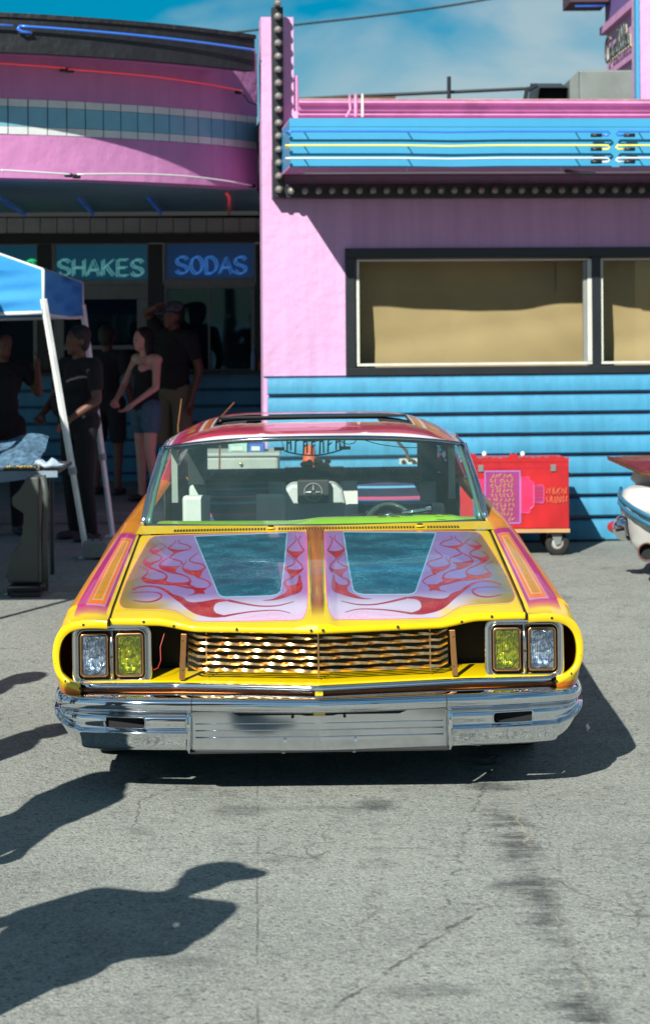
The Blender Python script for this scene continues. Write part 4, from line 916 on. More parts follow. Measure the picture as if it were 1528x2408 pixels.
# grille of twisted bars
GZ = [.609, .583, .558, .533, .508, .483]
def gy(x): return .085 + .085 * abs(x) / .49
def twisted(sgn, z, ph):
    mb = MB(); vs = []; n = 66; w_, h_ = .0056, .0044
    for i in range(n + 1):
        t = i / n; x = sgn * (.004 + .490 * t); c = Vector((x, gy(x), z))
        if t > .93: c.y += (t - .93) * .35; c.z += (t - .93) * .16
        a = ph + x * 2 * math.pi / .36 + .35 * math.sin(x * 13 + ph * 3)
        # a flat strap that turns about its own length
        ca, sa = math.cos(a), math.sin(a)
        for u_, v_ in ((-w_, -h_), (w_, -h_), (w_, h_), (-w_, h_)): vs.append(c + Vector((0, u_ * ca - v_ * sa, (u_ * sa + v_ * ca) * .95)))
    fs = [(4 * i + j, 4 * i + (j + 1) % 4, 4 * i + 4 + (j + 1) % 4, 4 * i + 4 + j) for i in range(n) for j in range(4)] + [(0, 1, 2, 3), (4 * n + 3, 4 * n + 2, 4 * n + 1, 4 * n)]
    return mb.add(vs, fs)
gr = empty('grille'); gr.parent = car
for i, z in enumerate(GZ):
    for sgn in (1, -1): twisted(sgn, z, i * 1.15 + (.6 if sgn > 0 else 0)).build('grille_bar', gold, gr, smooth=True, sharp=40)
for x in (-.425, 0, .425): MB().cyl((x, gy(x) + .006, .462), (x, gy(x) + .006, .63), .003, n=6).build('grille_rod', gold, gr)
for s_ in (1, -1):
    MB().box(-.011, .011, 0, .006, -.088, .088, Matrix.Translation((s_ * .512, .128, .538)) @ Matrix.Rotation(R(-3) * s_, 4, 'Y')).build('grille_bracket', goldr, gr, bevel=.002)
    for z in (.60, .487): MB().cyl((s_ * .512, .128, z), (s_ * .512, .1255, z), .003, n=8).build('bolt', bolt_m, gr)
# headlights
def lensmat(name, col_, dark_):
    m = bpy.data.materials.new(name); m.use_nodes = True; t = m.node_tree; b = t.nodes['Principled BSDF']; l = t.links.new
    tcn = N(t, 'ShaderNodeTexCoord'); vo = N(t, 'ShaderNodeTexVoronoi'); vo.inputs['Scale'].default_value = 62; l(tcn.outputs['Object'], vo.inputs[0])
    nn = N(t, 'ShaderNodeTexNoise'); nn.inputs['Scale'].default_value = 27; nn.inputs['Detail'].default_value = 5; nn.inputs['Distortion'].default_value = 1.5; l(tcn.outputs['Object'], nn.inputs[0])
    r = N(t, 'ShaderNodeValToRGB'); e = r.color_ramp.elements; e[0].position = .42; e[0].color = (*dark_, 1); e[1].position = .62; e[1].color = (*col_, 1); l(nn.outputs[0], r.inputs[0]); l(r.outputs[0], b.inputs['Base Color'])
    b.inputs['Metallic'].default_value = .75; b.inputs['Roughness'].default_value = .16; b.inputs['Coat Weight'].default_value = 1; b.inputs['Coat Roughness'].default_value = .02
    sc = N(t, 'ShaderNodeSeparateColor'); l(vo.outputs['Color'], sc.inputs[0])
    bp = N(t, 'ShaderNodeBump'); bp.inputs['Strength'].default_value = .7; bp.inputs['Distance'].default_value = .006; l(sc.outputs[0], bp.inputs['Height'])
    wv = N(t, 'ShaderNodeTexWave'); wv.bands_direction = 'X'; wv.inputs['Scale'].default_value = 42; wv.inputs['Distortion'].default_value = .6; l(tcn.outputs['Object'], wv.inputs[0])
    bp3 = N(t, 'ShaderNodeBump'); bp3.inputs['Strength'].default_value = .8; bp3.inputs['Distance'].default_value = .003; l(wv.outputs[0], bp3.inputs['Height'])
    bp2 = N(t, 'ShaderNodeBump'); bp2.inputs['Strength'].default_value = .7; bp2.inputs['Distance'].default_value = .008; l(bp3.outputs[0], bp2.inputs['Normal']); l(nn.outputs[0], bp2.inputs['Height']); l(bp2.outputs[0], bp.inputs['Normal']); l(bp.outputs[0], b.inputs['Normal'])
    return m
lens_clear, lens_yel = lensmat('lens_clear', (.80, .88, .95), (.14, .20, .28)), lensmat('lens_yellow', (.85, .80, .01), (.22, .26, .002))
lensg = glass('lens_cover', (.9, .95, 1), 1.0)
for s_ in (1, -1):
    hl = empty('headlight_pair'); hl.parent = car; hl.location = (s_ * .784, .17, .543)
    hw, hh_ = .143, .110
    fr_ = rrect(-hw, hw, -hh_, hh_, .032, 6)
    MB().tube([(x, 0, z) for x, z in fr_], .0095, 8, closed=True).build('bezel', chrome, hl, smooth=True)
    MB().tube([(x * .90, -.006, z * .885) for x, z in fr_], .004, 6, closed=True).build('bezel', chromeb, hl, smooth=True)
    MB().tube([(x * .95, -.003, z * .945) for x, z in fr_], .006, 6, closed=True, flat=.5).build('bezel', chromeb, hl, smooth=True)
    mb = MB().prism(fr_, .02, .035); mb.build('back_plate', pbr('dim_steel', (.05, .055, .06), .35, metal=.8), hl)
    MB().tube([(0, .0, -hh_ + .006), (0, -.012, -.03), (0, -.012, .03), (0, 0, hh_ - .006)], .008, 8).build('centre_bar', chromeb, hl, smooth=True)
    MB().cyl((0, -.008, -.005), (0, -.022, -.005), .006, n=8).build('bolt', bolt_m, hl)
    MB().box(-hw + .03, hw - .03, .002, .02, -hh_ + .002, -hh_ + .012).build('lower_lip', chromeb, hl)
    for k_, x0 in enumerate((-.067, .067)):
        outer = (x0 * s_ > 0); w2, h2 = .050, .080
        lp = empty('headlight', label='clear rectangular headlight with gold rim' if outer else 'yellow tinted rectangular headlight with gold rim'); lp.parent = hl; lp.location = (x0, -.004, .0)
        rr_ = rrect(-w2, w2, -h2, h2, .012, 4)
        MB().tube([(x, 0, z) for x, z in rr_], .0044, 8, closed=True, flat=1.2).build('rim', goldr, lp, smooth=True)
        MB().tube([(x * .93, -.004, z * .955) for x, z in rr_], .0028, 6, closed=True).build('gasket', bolt_m, lp, smooth=True)
        def ln(u, v, w2=w2, h2=h2):
            x, z = (u * 2 - 1) * w2 * .93, (v * 2 - 1) * h2 * .95; rad = math.hypot(x / w2, z / h2)
            rc = math.hypot(x, z * .75); y = .012 * (1 - min(1, rc / .048) ** 2) - .002 * math.cos(x * 260) * (rc < .045) ; return (x, y + .002, z)
        MB().grid(ln, 36, 50).build('lens', lens_clear if outer else lens_yel, lp, smooth=True)
        MB().tube([(.040 * math.cos(a), -.002, .070 * math.sin(a)) for a in np.linspace(0, 2 * math.pi, 36)[:-1]], .0016, 5, closed=True).build('reflector_ring', lens_clear if outer else lens_yel, lp, smooth=True)
        MB().ell((0, .0, .006), (.011, .008, .013)).build('lamp_bulb', chrome if outer else pbr('yellow_bulb', (.85, .8, .05), .08, metal=.9, coat=1), lp, smooth=True)
        MB().grid(lambda u, v: ((u * 2 - 1) * w2 * .92, -.007 - .003 * (1 - (u * 2 - 1) ** 2), (v * 2 - 1) * h2 * .94), 6, 8).build('glass_cover', lensg, lp, smooth=True)
# loose wire beside the left lamp
MB().tube([(-.585, .2, .62), (-.60, .17, .57), (-.598, .16, .52), (-.61, .165, .49), (-.63, .18, .48)], .0018, 5).build('wire', pbr('red_wire', (.4, .02, .02), .5), car)

# --- bumper
PATH = [tuple(q) for q in crom([(0, -.022), (.2, -.004), (.485, .028), (.70, .052), (.85, .084), (.945, .120), (.990, .17), (1.012, .26), (1.020, .40), (1.020, .62)], 8)]
pl = [0]
for a, b_ in zip(PATH, PATH[1:]): pl.append(pl[-1] + math.hypot(b_[0] - a[0], b_[1] - a[1]))
def pathpt(s):
    x = np.interp(s, pl, [p[0] for p in PATH]); y = np.interp(s, pl, [p[1] for p in PATH]); e = .01
    x2 = np.interp(s + e, pl, [p[0] for p in PATH]); y2 = np.interp(s + e, pl, [p[1] for p in PATH]); x1 = np.interp(s - e, pl, [p[0] for p in PATH]); y1 = np.interp(s - e, pl, [p[1] for p in PATH])
    tx_, ty_ = x2 - x1, y2 - y1; l_ = math.hypot(tx_, ty_) or 1; return x, y, ty_ / l_, -tx_ / l_          # outward normal
bp_ = empty('front_bumper'); bp_.parent = car
def botz(x, s): return interp(s, [(.0, .186), (.78, .190), (.90, .193), (.96, .220), (1.02, .262), (1.12, .305), (1.25, .325), (1.6, .35)])
rollp = [(-.15, .386), (-.12, .396), (-.08, .403), (-.045, .404), (-.02, .398), (-.006, .388), (0, .375), (-.001, .362), (-.008, .350), (-.02, .341), (-.045, .337)]
def sweep(prof_, s0, s1, n, sgn, hole=None, fz=None):
    mb = MB(); c_ = crom(prof_, 3); k = len(c_); vs = []
    for i in range(n + 1):
        s = s0 + (s1 - s0) * i / n; x, y, nx, ny = pathpt(s)
        for q in c_:
            z = q[1] if fz is None else fz(q[1], s)
            vs.append((sgn * (x + nx * q[0]), y + ny * q[0], z))
    fs = []
    for i in range(n):
        for j in range(k - 1):
            if hole and hole(s0 + (s1 - s0) * (i + .5) / n, (c_[j][1] + c_[j + 1][1]) / 2): continue
            f_ = (i * k + j, i * k + j + 1, (i + 1) * k + j + 1, (i + 1) * k + j); fs.append(f_ if sgn < 0 else f_[::-1])
    return mb.add(vs, fs)
for s_ in (1, -1):
    sweep(rollp, 0, .478, 16, s_).build('top_rail', chrome, bp_, smooth=True)
    sweep(rollp, .481, pl[-1] - .02, 60, s_).build('top_rail', chrome, bp_, smooth=True)
    wingp = [(-.045, .341), (-.030, .334), (-.016, .320), (-.014, .303), (-.018, .286), (-.016, .276), (.000, .270), (.003, .264), (-.004, .250), (-.013, .228), (-.026, .203), (-.06, .187)]
    def fz(z, s): bz = botz(0, s); return max(z, bz - .004) if bz < .2 else .34 - (.34 - z) * min(1, (.34 - bz) / .148)
    hole = lambda s, z: .655 < s < .812 and .281 < z < .322
    sweep(wingp, .497, 1.22, 90, s_, hole, fz).build('wing', chrome, bp_, smooth=True)
    MB().tube([(s_ * (pathpt(.49)[0]), .052, .342), (s_ * .490, .045, .325), (s_ * .490, .040, .27), (s_ * .490, .05, .21), (s_ * .490, .075, .19)], .0115, 10).build('overrider', chrome, bp_, smooth=True)
    sh = [(s_ * x, 0, z) for x, z in rrect(.652, .808, .281, .322, .012, 4)]
    MB().tube([(p[0], .057 + .20 * (abs(p[0]) - .65), p[2]) for p in sh], .003, 6, closed=True).build('slot_rim', chrome, bp_, smooth=True)
    MB().box(min(s_ * .655, s_ * .805), max(s_ * .655, s_ * .805), .105, .12, .268, .33).build('slot_backing', bay, bp_)
MB().grid(lambda u, v: (-.483 + .966 * u, .056 - .006 * v + .022 * abs(2 * u - 1), .189 + .149 * v), 24, 6).build('centre_panel', pbr('panel_steel', (.60, .62, .64), .09, metal=1, var=.10, vscale=3, stretch=(.5, 1, 12)), bp_, smooth=True)
for z in (.292, .266, .240): MB().tube([(x, .052 + .022 * abs(x) / .483, z) for x in np.linspace(-.465, .465, 12)], .0022, 6).build('rib', pbr('rib_chrome_sky_tint', (.60, .70, .85), .06, metal=1), bp_, smooth=True)  # blue tint stands in for sky mirrored in the ribs
MB().box(-.483, .483, .055, .3, .182, .188).build('lower_lip', bay, bp_)
for x in (-.13, .135):
    MB().cyl((x, .06, .228), (x, .046, .228), .0065, n=8).build('bolt', chrome, bp_); MB().box(x - .012, x + .0, .06, .07, .178, .19).build('tab', chromeb, bp_)
for x in (-.10, .095): MB().cyl((x, .06, .318), (x, .048, .318), .006, n=8).build('bolt', bolt_m, bp_)
MB().prism([(-.34, .342), (.34, .342), (.30, .326), (.07, .326), (.05, .322), (-.05, .322), (-.07, .326), (-.30, .326)], .046, .066).build('recess_shadow_plate', bay, bp_)
MB().box(-.022, .022, .036, .045, .325, .337).build('latch', yellow_p, bp_)
MB().prism([(-.016, .392), (.016, .392), (.014, .42), (-.014, .42)], nose_y(0) - .003, nose_y(0) + .01).build('centre_tab', yellow_p, bp_)

# --- cowl
mb = MB(); 
def cowl(u, v): x = -.84 + 1.68 * u; return (x, 1.606 + .14 * v + .10 * v * (abs(x) / .84) ** 2.2, .842 + .014 * v + .004 * (1 - (x / .84) ** 2))
o = mb.grid(cowl, 80, 5).build('cowl', PAINT, car, smooth=True); paint(o, np.array([(YEL if abs(v.co.x) > .14 else tuple(lerp(np.array((.55, .22, .005)), np.array(YEL), abs(v.co.x) / .14))) for v in o.data.vertices]))
mb = MB(); k = 0
for x in np.arange(-.635, .655, .0135):
    if min(abs(x + .20), abs(x - .475)) < .03: continue
    z = cowl((x + .84) / 1.68, .3)[2]; mb.box(x - .0035, x + .0035, 1.638, 1.685, z - .001, z + .0055)
mb.build('vent_slots', bolt_m, car, kind='stuff')
for x in (-.20, .475):
    MB().lathe([(.012, .0), (.012, .006), (.018, .006), (.021, 0)], 16, Matrix.Translation((x, 1.66, .856))).build('wiper_spindle', yellow_p, car, smooth=True)
    MB().cyl((x, 1.66, .857), (x, 1.66, .868), .0125, n=12).build('spindle_cap', bolt_m, car)
# --- glass house
def base_pt(x): return Vector((x, 1.735 + .20 * (abs(x) / .8) ** 2.2, .858 - .006 * (x / .8) ** 2))
def head_pt(x): return Vector((x, 2.22 + .15 * (abs(x) / .73) ** 2, 1.228 - .052 * (abs(x) / .73) ** 2.6))
wg = glass('windshield_glass', (.90, .98, .96), .9); wgh = glass('hazy_windshield', (.90, .98, .96), 1.0, .0, .045, (.30, .55, .55))  # teal haze over the windshield is put into the glass colour
ws = MB().grid(lambda u, v: tuple(base_pt(-.79 + 1.58 * u).lerp(head_pt(-.725 + 1.45 * u), v) + Vector((0, -.03 * math.sin(math.pi * v), .0))), 40, 14).build('windshield', wgh, car, smooth=True)
MB().tube([base_pt(x) + Vector((0, -.004, -.003)) for x in np.linspace(-.80, .80, 40)], .009, 8).build('trim', chromeb, ws, smooth=True)
MB().tube([head_pt(x) + Vector((0, 0, .002)) for x in np.linspace(-.735, .735, 40)], .010, 8, flat=.8).build('trim', pbr('blue_chrome', (.35, .42, .55), .1, metal=1), ws, smooth=True)
for s_ in (1, -1):
    a, b_ = base_pt(s_ * .80), head_pt(s_ * .735)
    pp = [a.lerp(b_, t) + Vector((s_ * .006 * math.sin(math.pi * t), -.03 * math.sin(math.pi * t), 0)) for t in np.linspace(0, 1, 10)]
    MB().tube(pp, .015, 10).build('windshield_post', chrome, car, smooth=True)
    MB().tube([p + Vector((-s_ * .026, .012, 0)) for p in pp], .010, 8).build('post_lining', pbr('green_glassy_trim', (.10, .22, .19), .3, metal=.4), car, smooth=True)
# roof skin
def roofz(x, y):
    ax = abs(x); yy = (y - 2.22) / 2.0
    z = lerp(head_pt(min(ax, .73))[2], 0, 0); crown = 1.233 + .052 * math.sin(math.pi * min(1, max(0, .12 + yy * .75)))
    fall = .105 * max(0, (ax - .30) / .435) ** 2.6
    return crown - fall - .006 * ax
def roofpt(u, v):
    x = -.735 + 1.47 * u; y0 = 2.225 + .15 * (abs(x) / .735) ** 2; y = y0 + (4.12 - y0) * v
    z = roofz(x, y); t = (y - y0) / .12
    if t < 1: z = lerp(head_pt(x)[2] + .012, z, 1 - (1 - t) ** 2)
    return (x, y, z)
SRX, SRY0, SRY1 = .50, 2.74, 3.42
NUr, NVr = 160, 150
def rskip(i, j):
    p = roofpt((i + .5) / NUr, (j + .5) / NVr); return abs(p[0]) < SRX and SRY0 < p[1] < SRY1
rb = MB().grid(roofpt, NUr, NVr, skip=rskip); rv = np.array(rb.v)
roof = rb.build('roof', PAINT, car, smooth=True)
x, y = np.abs(rv[:, 0]), rv[:, 1]; y0 = 2.225 + .15 * (x / .735) ** 2; e = y - y0
col = np.empty((len(rv), 3)); col[:] = (.42, .025, .06); fx = np.zeros((len(rv), 3))
dsr = np.maximum(x - SRX, np.maximum(SRY0 - y, y - SRY1))
mixin(((dsr > .03) & (dsr < .06)).astype(float), (.62, .16, .02)); mixin(((dsr > .06) & (dsr < .075)).astype(float), WHT); mixin((dsr < .022).astype(float), (.72, .70, .72))
mixin(((dsr > .10) & (dsr < .16)).astype(float) * (np.sin(x * 26 + np.sin(y * 17)) > -.1), (.38, .30, .12)); mixin(((dsr > .11) & (dsr < .15)).astype(float) * (np.sin(x * 34 + y * 12) > .5), (.62, .16, .02))
mixin(((dsr > .17) & (dsr < .2)).astype(float), (.55, .06, .22))
mixin((np.abs(x - .18 - .1 * np.sin(y * 9)) < .11) * (dsr > .085) * (dsr < .26), (.62, .18, .26))
mixin((1 - sstep(.050, .064, e)), (.50, .03, .07)); mixin((1 - sstep(.034, .042, e - .02 * np.exp(-((x - .25) / .02) ** 2))), (.78, .76, .78))
mixin(sstep(.70, .715, x), (.72, .70, .72)); fx[:, 0] = .3
paint(roof, col, fx)
MB().tube([(-SRX, SRY0, roofz(SRX, SRY0) + .002), (SRX, SRY0, roofz(SRX, SRY0) + .002), (SRX, SRY1, roofz(SRX, SRY1)), (-SRX, SRY1, roofz(SRX, SRY1))], .008, 6, closed=True).build('sunroof_rim', rubber, roof)
lin = pbr('headliner', (.02, .022, .024), .9)
MB().grid(lambda u, v: (lerp(-.70, .70, u), lerp(2.32, 4.08, v), roofpt((lerp(-.70, .70, u) + .735) / 1.47, v)[2] - .03), 20, 10, skip=lambda i, j: 4 < i < 15 and 2 < j < 6).build('headliner', lin, roof, smooth=True)
# sail panels, rear window, side rails
for s_ in (1, -1):
    vs = [(s_ * .735, 3.62, 1.165), (s_ * .735, 4.12, 1.15), (s_ * .84, 4.52, .88), (s_ * .86, 3.86, .88), (s_ * .69, 3.62, 1.165), (s_ * .66, 4.12, 1.15), (s_ * .70, 4.52, .88), (s_ * .80, 3.86, .88)]
    o = MB().add(vs, [(0, 1, 2, 3), (7, 6, 5, 4), (0, 4, 5, 1), (1, 5, 6, 2), (2, 6, 7, 3), (3, 7, 4, 0)]).build('sail_panel', PAINT, car, bevel=.01)
    paint(o, np.array([(.55, .06, .12)] * 8))
    MB().box(min(s_ * .60, s_ * .69), max(s_ * .60, s_ * .69), 3.70, 4.10, .88, 1.17).build('sail_lining', lin, car)
    MB().tube([(s_ * .738, 2.36, 1.172), (s_ * .742, 3.0, 1.18), (s_ * .738, 3.62, 1.168)], .009, 8).build('drip_rail', chrome, car, smooth=True)
    vs = [(s_ * .80, 1.97, .865), (s_ * .735, 2.40, 1.165), (s_ * .735, 3.62, 1.16), (s_ * .86, 3.84, .88)]
    MB().add(vs, [(0, 1, 2, 3)]).build('side_window', wg, car)
    MB().box(min(s_ * .69, s_ * .72), max(s_ * .69, s_ * .72), 2.78, 2.84, .87, 1.16).build('window_post', pbr('pale_post', (.28, .32, .28), .4), car)
rg = MB().grid(lambda u, v: (lerp(-.66, .66, u), lerp(4.52, 4.10, v), lerp(.89, 1.155, v)), 6, 4).build('rear_window', wg, car)
MB().box(-.70, .70, 4.02, 4.12, 1.135, 1.16).build('rear_header', lin, car)
MB().grid(lambda u, v: (lerp(-.795, .795, u), lerp(4.52, 5.25, v), lerp(.876, .80, v * v)), 10, 10).build('trunk_lid', orange_p, car, smooth=True)
MB().box(-.93, .93, 5.22, 5.28, .38, .80).build('tail_panel', orange_p, car, bevel=.02)
MB().box(-1.0, 1.0, 5.27, 5.36, .28, .42).build('rear_bumper', chrome, car, bevel=.02)
MB().box(-.93, .93, .5, 5.2, .19, .23).build('underbody', bay, car)
MB().box(-.80, .80, .40, 1.62, .24, .55).build('engine_block', bay, car)
# antennas
for x, y, p0_, p1_ in ((-.80, 4.75, (419, 1000), (427, 938)), (-.60, 4.75, (518, 982), (551, 946))):
    ci = CARM.inverted(); A_, B_ = ci @ P(*p0_, 12.3), ci @ P(*p1_, 12.3)
    B0 = A_ + (A_ - B_) * .1; MB().tube([Vector((B0.x, B0.y, .86)), A_, B_], [.006, .005, .004], 6).build('antenna', goldr, car)
# wheels
tyre = pbr('tyre', (.015, .015, .016), .85, bump=.3)
wproto = None
for yw in ARCH:
    for s_ in (1, -1):
        if wproto is None:
            wproto = MB().lathe([(.17, -.09), (.24, -.1), (.295, -.085), (.305, -.05), (.305, .05), (.295, .085), (.24, .1), (.17, .09)], 40).build('tyre', tyre, None, smooth=True)
            rim = MB().lathe([(0, .06), (.05, .07), (.06, .03), (.13, .02), (.155, .07), (.172, .088), (.172, -.088)], 32).build('rim', chrome, None, smooth=True)
            t_, r_ = wproto, rim
        else: t_, r_ = wproto.copy(), rim.copy(); COL.objects.link(t_); COL.objects.link(r_)
        w = empty('wheel'); w.parent = car; w.location = (s_ * .83, yw, .305); w.rotation_euler = (0, R(90) * s_, 0)
        t_.parent = w; r_.parent = w
# --- interior
lime = pbr('lime_vinyl', (.32, .62, .01), .35, coat=.5, var=.1)
vinyl = pbr('white_vinyl', (.58, .62, .57), .5, var=.08, vscale=5)
gvin = pbr('grey_vinyl', (.42, .46, .44), .6, var=.1)
carpet = pbr('carpet', (.03, .03, .035), .95)
MB().box(-.78, .78, 1.8, 4.5, .24, .28).build('floor_pan', carpet, car)
def dashpt(u, v):
    x = lerp(-.74, .76, u); bulge = .022 * S(-.15, .05, x) * (1 - S(.60, .74, x)) + .004
    return (x, lerp(1.80 + .18 * (abs(x) / .8) ** 2.2, 2.12 + .06 * (abs(x) / .8) ** 2, v), .846 + bulge * math.sin(math.pi * min(1, v * 1.1)) - .04 * max(0, v - .85) / .15)
MB().grid(dashpt, 40, 12).build('dashboard', lime, car, smooth=True)
MB().box(-.74, .74, 2.10, 2.14, .55, .84).build('dash_face', lime, car)
mb = MB()
for i in range(26): x = random.uniform(.18, .62); y = random.uniform(1.9, 2.08); mb.box(x - .02, x + .02, y - .004, y + .004, .872, .8735, Matrix.Translation((0, 0, 0)))
mb.build('dash_graphics', bolt_m, car, kind='stuff')
# steering wheel
Msw = Matrix.Translation((.36, 2.30, .868)) @ Matrix.Rotation(R(-28), 4, 'X')
MB().tube([Msw @ Vector((.115 * math.cos(a), 0, .115 * math.sin(a) - .085)) for a in np.linspace(0, 2 * math.pi, 40)[:-1]], .017, 8, closed=True).build('steering_wheel', pbr('dark_gold', (.45, .48, .35), .08, metal=1), car, smooth=True)
for q in (-.5, .5): MB().cyl(Msw @ Vector((0, 0, -.06)), Msw @ Vector((.11 * math.sin(q * 3.5), 0, -.08 + .11 * math.cos(q * 3.5))), .008, n=6).build('spoke', chrome, car)
MB().ell(Msw @ Vector((.0, -.02, -.05)), (.03, .02, .03)).build('wheel_hub', chrome, car, smooth=True)
MB().tube([Vector((.42, 2.2, .86)), Vector((.56, 2.22, .875))], [.012, .016], 8).build('shift_lever', chrome, car, smooth=True)
# seats: white side bolsters with a striped blanket insert
def serape():
    m = bpy.data.materials.new('striped_blanket'); m.use_nodes = True; t = m.node_tree; b = t.nodes['Principled BSDF']; l = t.links.new
    tcn = N(t, 'ShaderNodeTexCoord'); sp = N(t, 'ShaderNodeSeparateXYZ'); l(tcn.outputs['Object'], sp.inputs[0])
    mt_ = N(t, 'ShaderNodeMath', operation='MULTIPLY'); mt_.inputs[1].default_value = 3.4; l(sp.outputs[2], mt_.inputs[0]); fr = N(t, 'ShaderNodeMath', operation='FRACT'); l(mt_.outputs[0], fr.inputs[0])
    r = N(t, 'ShaderNodeValToRGB'); r.color_ramp.interpolation = 'CONSTANT'; el = r.color_ramp.elements
    cs = [(0, (.02, .05, .14)), (.14, (.30, .10, .15)), (.18, (.02, .06, .16)), (.30, (.50, .14, .05)), (.335, (.5, .5, .45)), (.36, (.01, .03, .08)), (.46, (.06, .30, .42)), (.52, (.02, .05, .14)), (.60, (.35, .05, .12)), (.66, (.01, .015, .04)), (.82, (.10, .28, .45)), (.86, (.02, .03, .08)), (.93, (.5, .14, .16)), (.96, (.02, .05, .14))]
    el[0].color = (*cs[0][1], 1); el[0].position = 0; el[1].position = cs[1][0]; el[1].color = (*cs[1][1], 1)
    for p_, c_ in cs[2:]: n_ = el.new(p_); n_.color = (*c_, 1)
    l(fr.outputs[0], r.inputs[0]); l(r.outputs[0], b.inputs['Base Color']); b.inputs['Roughness'].default_value = .95
    n = N(t, 'ShaderNodeTexNoise'); n.inputs['Scale'].default_value = 90; l(tcn.outputs['Object'], n.inputs[0]); bp = N(t, 'ShaderNodeBump'); bp.inputs['Strength'].default_value = .4; l(n.outputs[0], bp.inputs['Height']); l(bp.outputs[0], b.inputs['Normal'])
    return m
ser = serape()
def seat(x0, x1, y, ztop_, nm, bol=.11):
    se = empty(nm); se.parent = car
    n = 16
    def sp_(u, v, pad=0.0): x = lerp(x0 + bol, x1 - bol, u); return (x, y - .05 + .16 * v - .02 * math.sin(math.pi * u) - .01 * abs(math.sin(v * 12)), .40 + (ztop_ - .40) * v)
    MB().grid(lambda u, v: sp_(u, v), 20, 30).build('blanket_insert', ser, se, smooth=True)
    for sx_ in (0, 1):
        xa_, xb_ = (x0, x0 + bol * 1.3) if sx_ == 0 else (x1 - bol * 1.3, x1)
        mb = MB().prism([(xa_ if sx_ == 0 else xa_ - .03, .40), (xb_ + (.03 if sx_ == 0 else 0), .40), (xb_ - (.07 if sx_ == 0 else .02), ztop_ - .02), (xb_ - .07, ztop_ + .035), (xa_ + .06, ztop_ + .035), (xa_ + (.02 if sx_ == 0 else .07), ztop_ - .02)], y - .06, y + .04)
        sh_ = Matrix.Identity(4); sh_[1][2] = .30; sh_[1][3] = -.30 * .5
        o = mb.build('side_bolster', vinyl, se, bevel=.02); o.matrix_local = sh_
    MB().box(x0 + .02, x1 - .02, y + .14, y + .20, .35, ztop_ - .02).build('seat_shell', vinyl, se, bevel=.02)
    MB().box(x0 + .02, x1 - .02, y - .5, y - .02, .36, .48).build('cushion', ser, se, bevel=.03)
    return se
seat(-.71, -.13, 3.0, .89, 'front_seat', .17); seat(.14, .70, 2.86, .845, 'front_seat', .09)
seat(-.72, -.13, 3.80, .885, 'rear_seat', .12); seat(.13, .72, 3.80, .885, 'rear_seat', .12)
MB().prism([(-.26, .4), (.26, .4), (.16, .86), (.12, .90), (-.12, .90), (-.16, .86)], 3.42, 3.60).build('console', gvin, car, bevel=.02)
sk = MB().box(-.085, .085, 3.36, 3.42, .80, .925).build('speaker_box', pbr('speaker_black', (.02, .02, .02), .6), car, bevel=.006)
MB().tube([(.048 * math.cos(a), 3.355, .86 + .048 * math.sin(a)) for a in np.linspace(0, 6.283, 28)[:-1]], .004, 6, closed=True).build('emblem_ring', pbr('emblem_silver', (.3, .32, .3), .4, metal=.5), sk)
for a in range(4):
    an = R(45 + 90 * a + 45); MB().cyl((.012 * math.cos(an), 3.353, .86 + .012 * math.sin(an)), (.042 * math.cos(an), 3.353, .86 + .042 * math.sin(an)), .007, .003, 6).build('emblem_blade', MATS['emblem_silver'], sk)
MB().box(-.68, .68, 4.05, 4.5, .885, .90).build('parcel_shelf', carpet, car)
mb = MB()
for i in range(500): x = random.uniform(-.6, .6); mb.tube([(x, 4.06, .90), (x + random.uniform(-.012, .012), 4.05, .91 + random.uniform(.004, .02) * (1.6 if .2 < x < .5 else .7))], [.002, .0008], 3, cap=False)
mb.build('shelf_fringe', pbr('fringe', (.02, .015, .03), .9), car, kind='stuff')
# club plaque in the rear window: arched row of cut letters
pq = empty('club_plaque'); pq.parent = car
pm_ = pbr('plaque_dark', (.03, .035, .035), .35, metal=.6)
def arcz(x): return 1.055 + 1.1 * x * x
MB().tube([(x, 4.16, arcz(x) - .055) for x in np.linspace(-.16, .19, 16)], .005, 6).build('lower_bar', pm_, pq)
MB().tube([(x, 4.16, arcz(x) + .028) for x in np.linspace(-.16, .19, 16)], .004, 6).build('upper_bar', pm_, pq)
random.seed(11)
for i in range(8):
    x = -.15 + i * .047; zc = arcz(x + .015) - .012; mb = MB(); hgt = .036
    mb.prism([(x, zc - hgt), (x + .010, zc - hgt - .006), (x + .013, zc + hgt), (x + .004, zc + hgt + .008)], 4.155, 4.165)
    if i % 2 == 0: mb.prism([(x + .022, zc - hgt), (x + .032, zc - hgt + .006), (x + .031, zc + hgt * .8), (x + .022, zc + hgt)], 4.155, 4.165)
    if i % 3 != 1: mb.prism([(x + .008, zc + .0), (x + .028, zc + .014), (x + .028, zc + .024), (x + .008, zc + .010)], 4.156, 4.166)
    mb.prism([(x + .006, zc + hgt - .008), (x + .030, zc + hgt - .004), (x + .028, zc + hgt + .004), (x + .006, zc + hgt)], 4.156, 4.166)
    mb.build('plaque_letter', pm_, pq)
for s_ in (-.19, .19): MB().box(s_ - .03, s_ + .03, 4.155, 4.165, 1.03, 1.05).build('end_plate', pm_, pq); MB().cyl((s_, 4.16, 1.14), (s_ * .85, 4.16, 1.03), .002, n=5).build('hanger', pm_, pq)
orn = MB()
for i in range(9): a = random.uniform(0, 6.28); orn.ell((.02 + random.uniform(-.07, .07), 4.2 + random.uniform(-.02, .02), .935 + random.uniform(-.01, .04)), (random.uniform(.012, .035), .02, random.uniform(.012, .03)), 8, 6)
orn.build('shelf_ornament', pbr('amber_brass', (.45, .20, .03), .25, metal=.7, var=.4, vscale=40), car, smooth=True)
MB().box(-.16, .18, 4.15, 4.22, .90, .93).build('ornament_base', pm_, car)
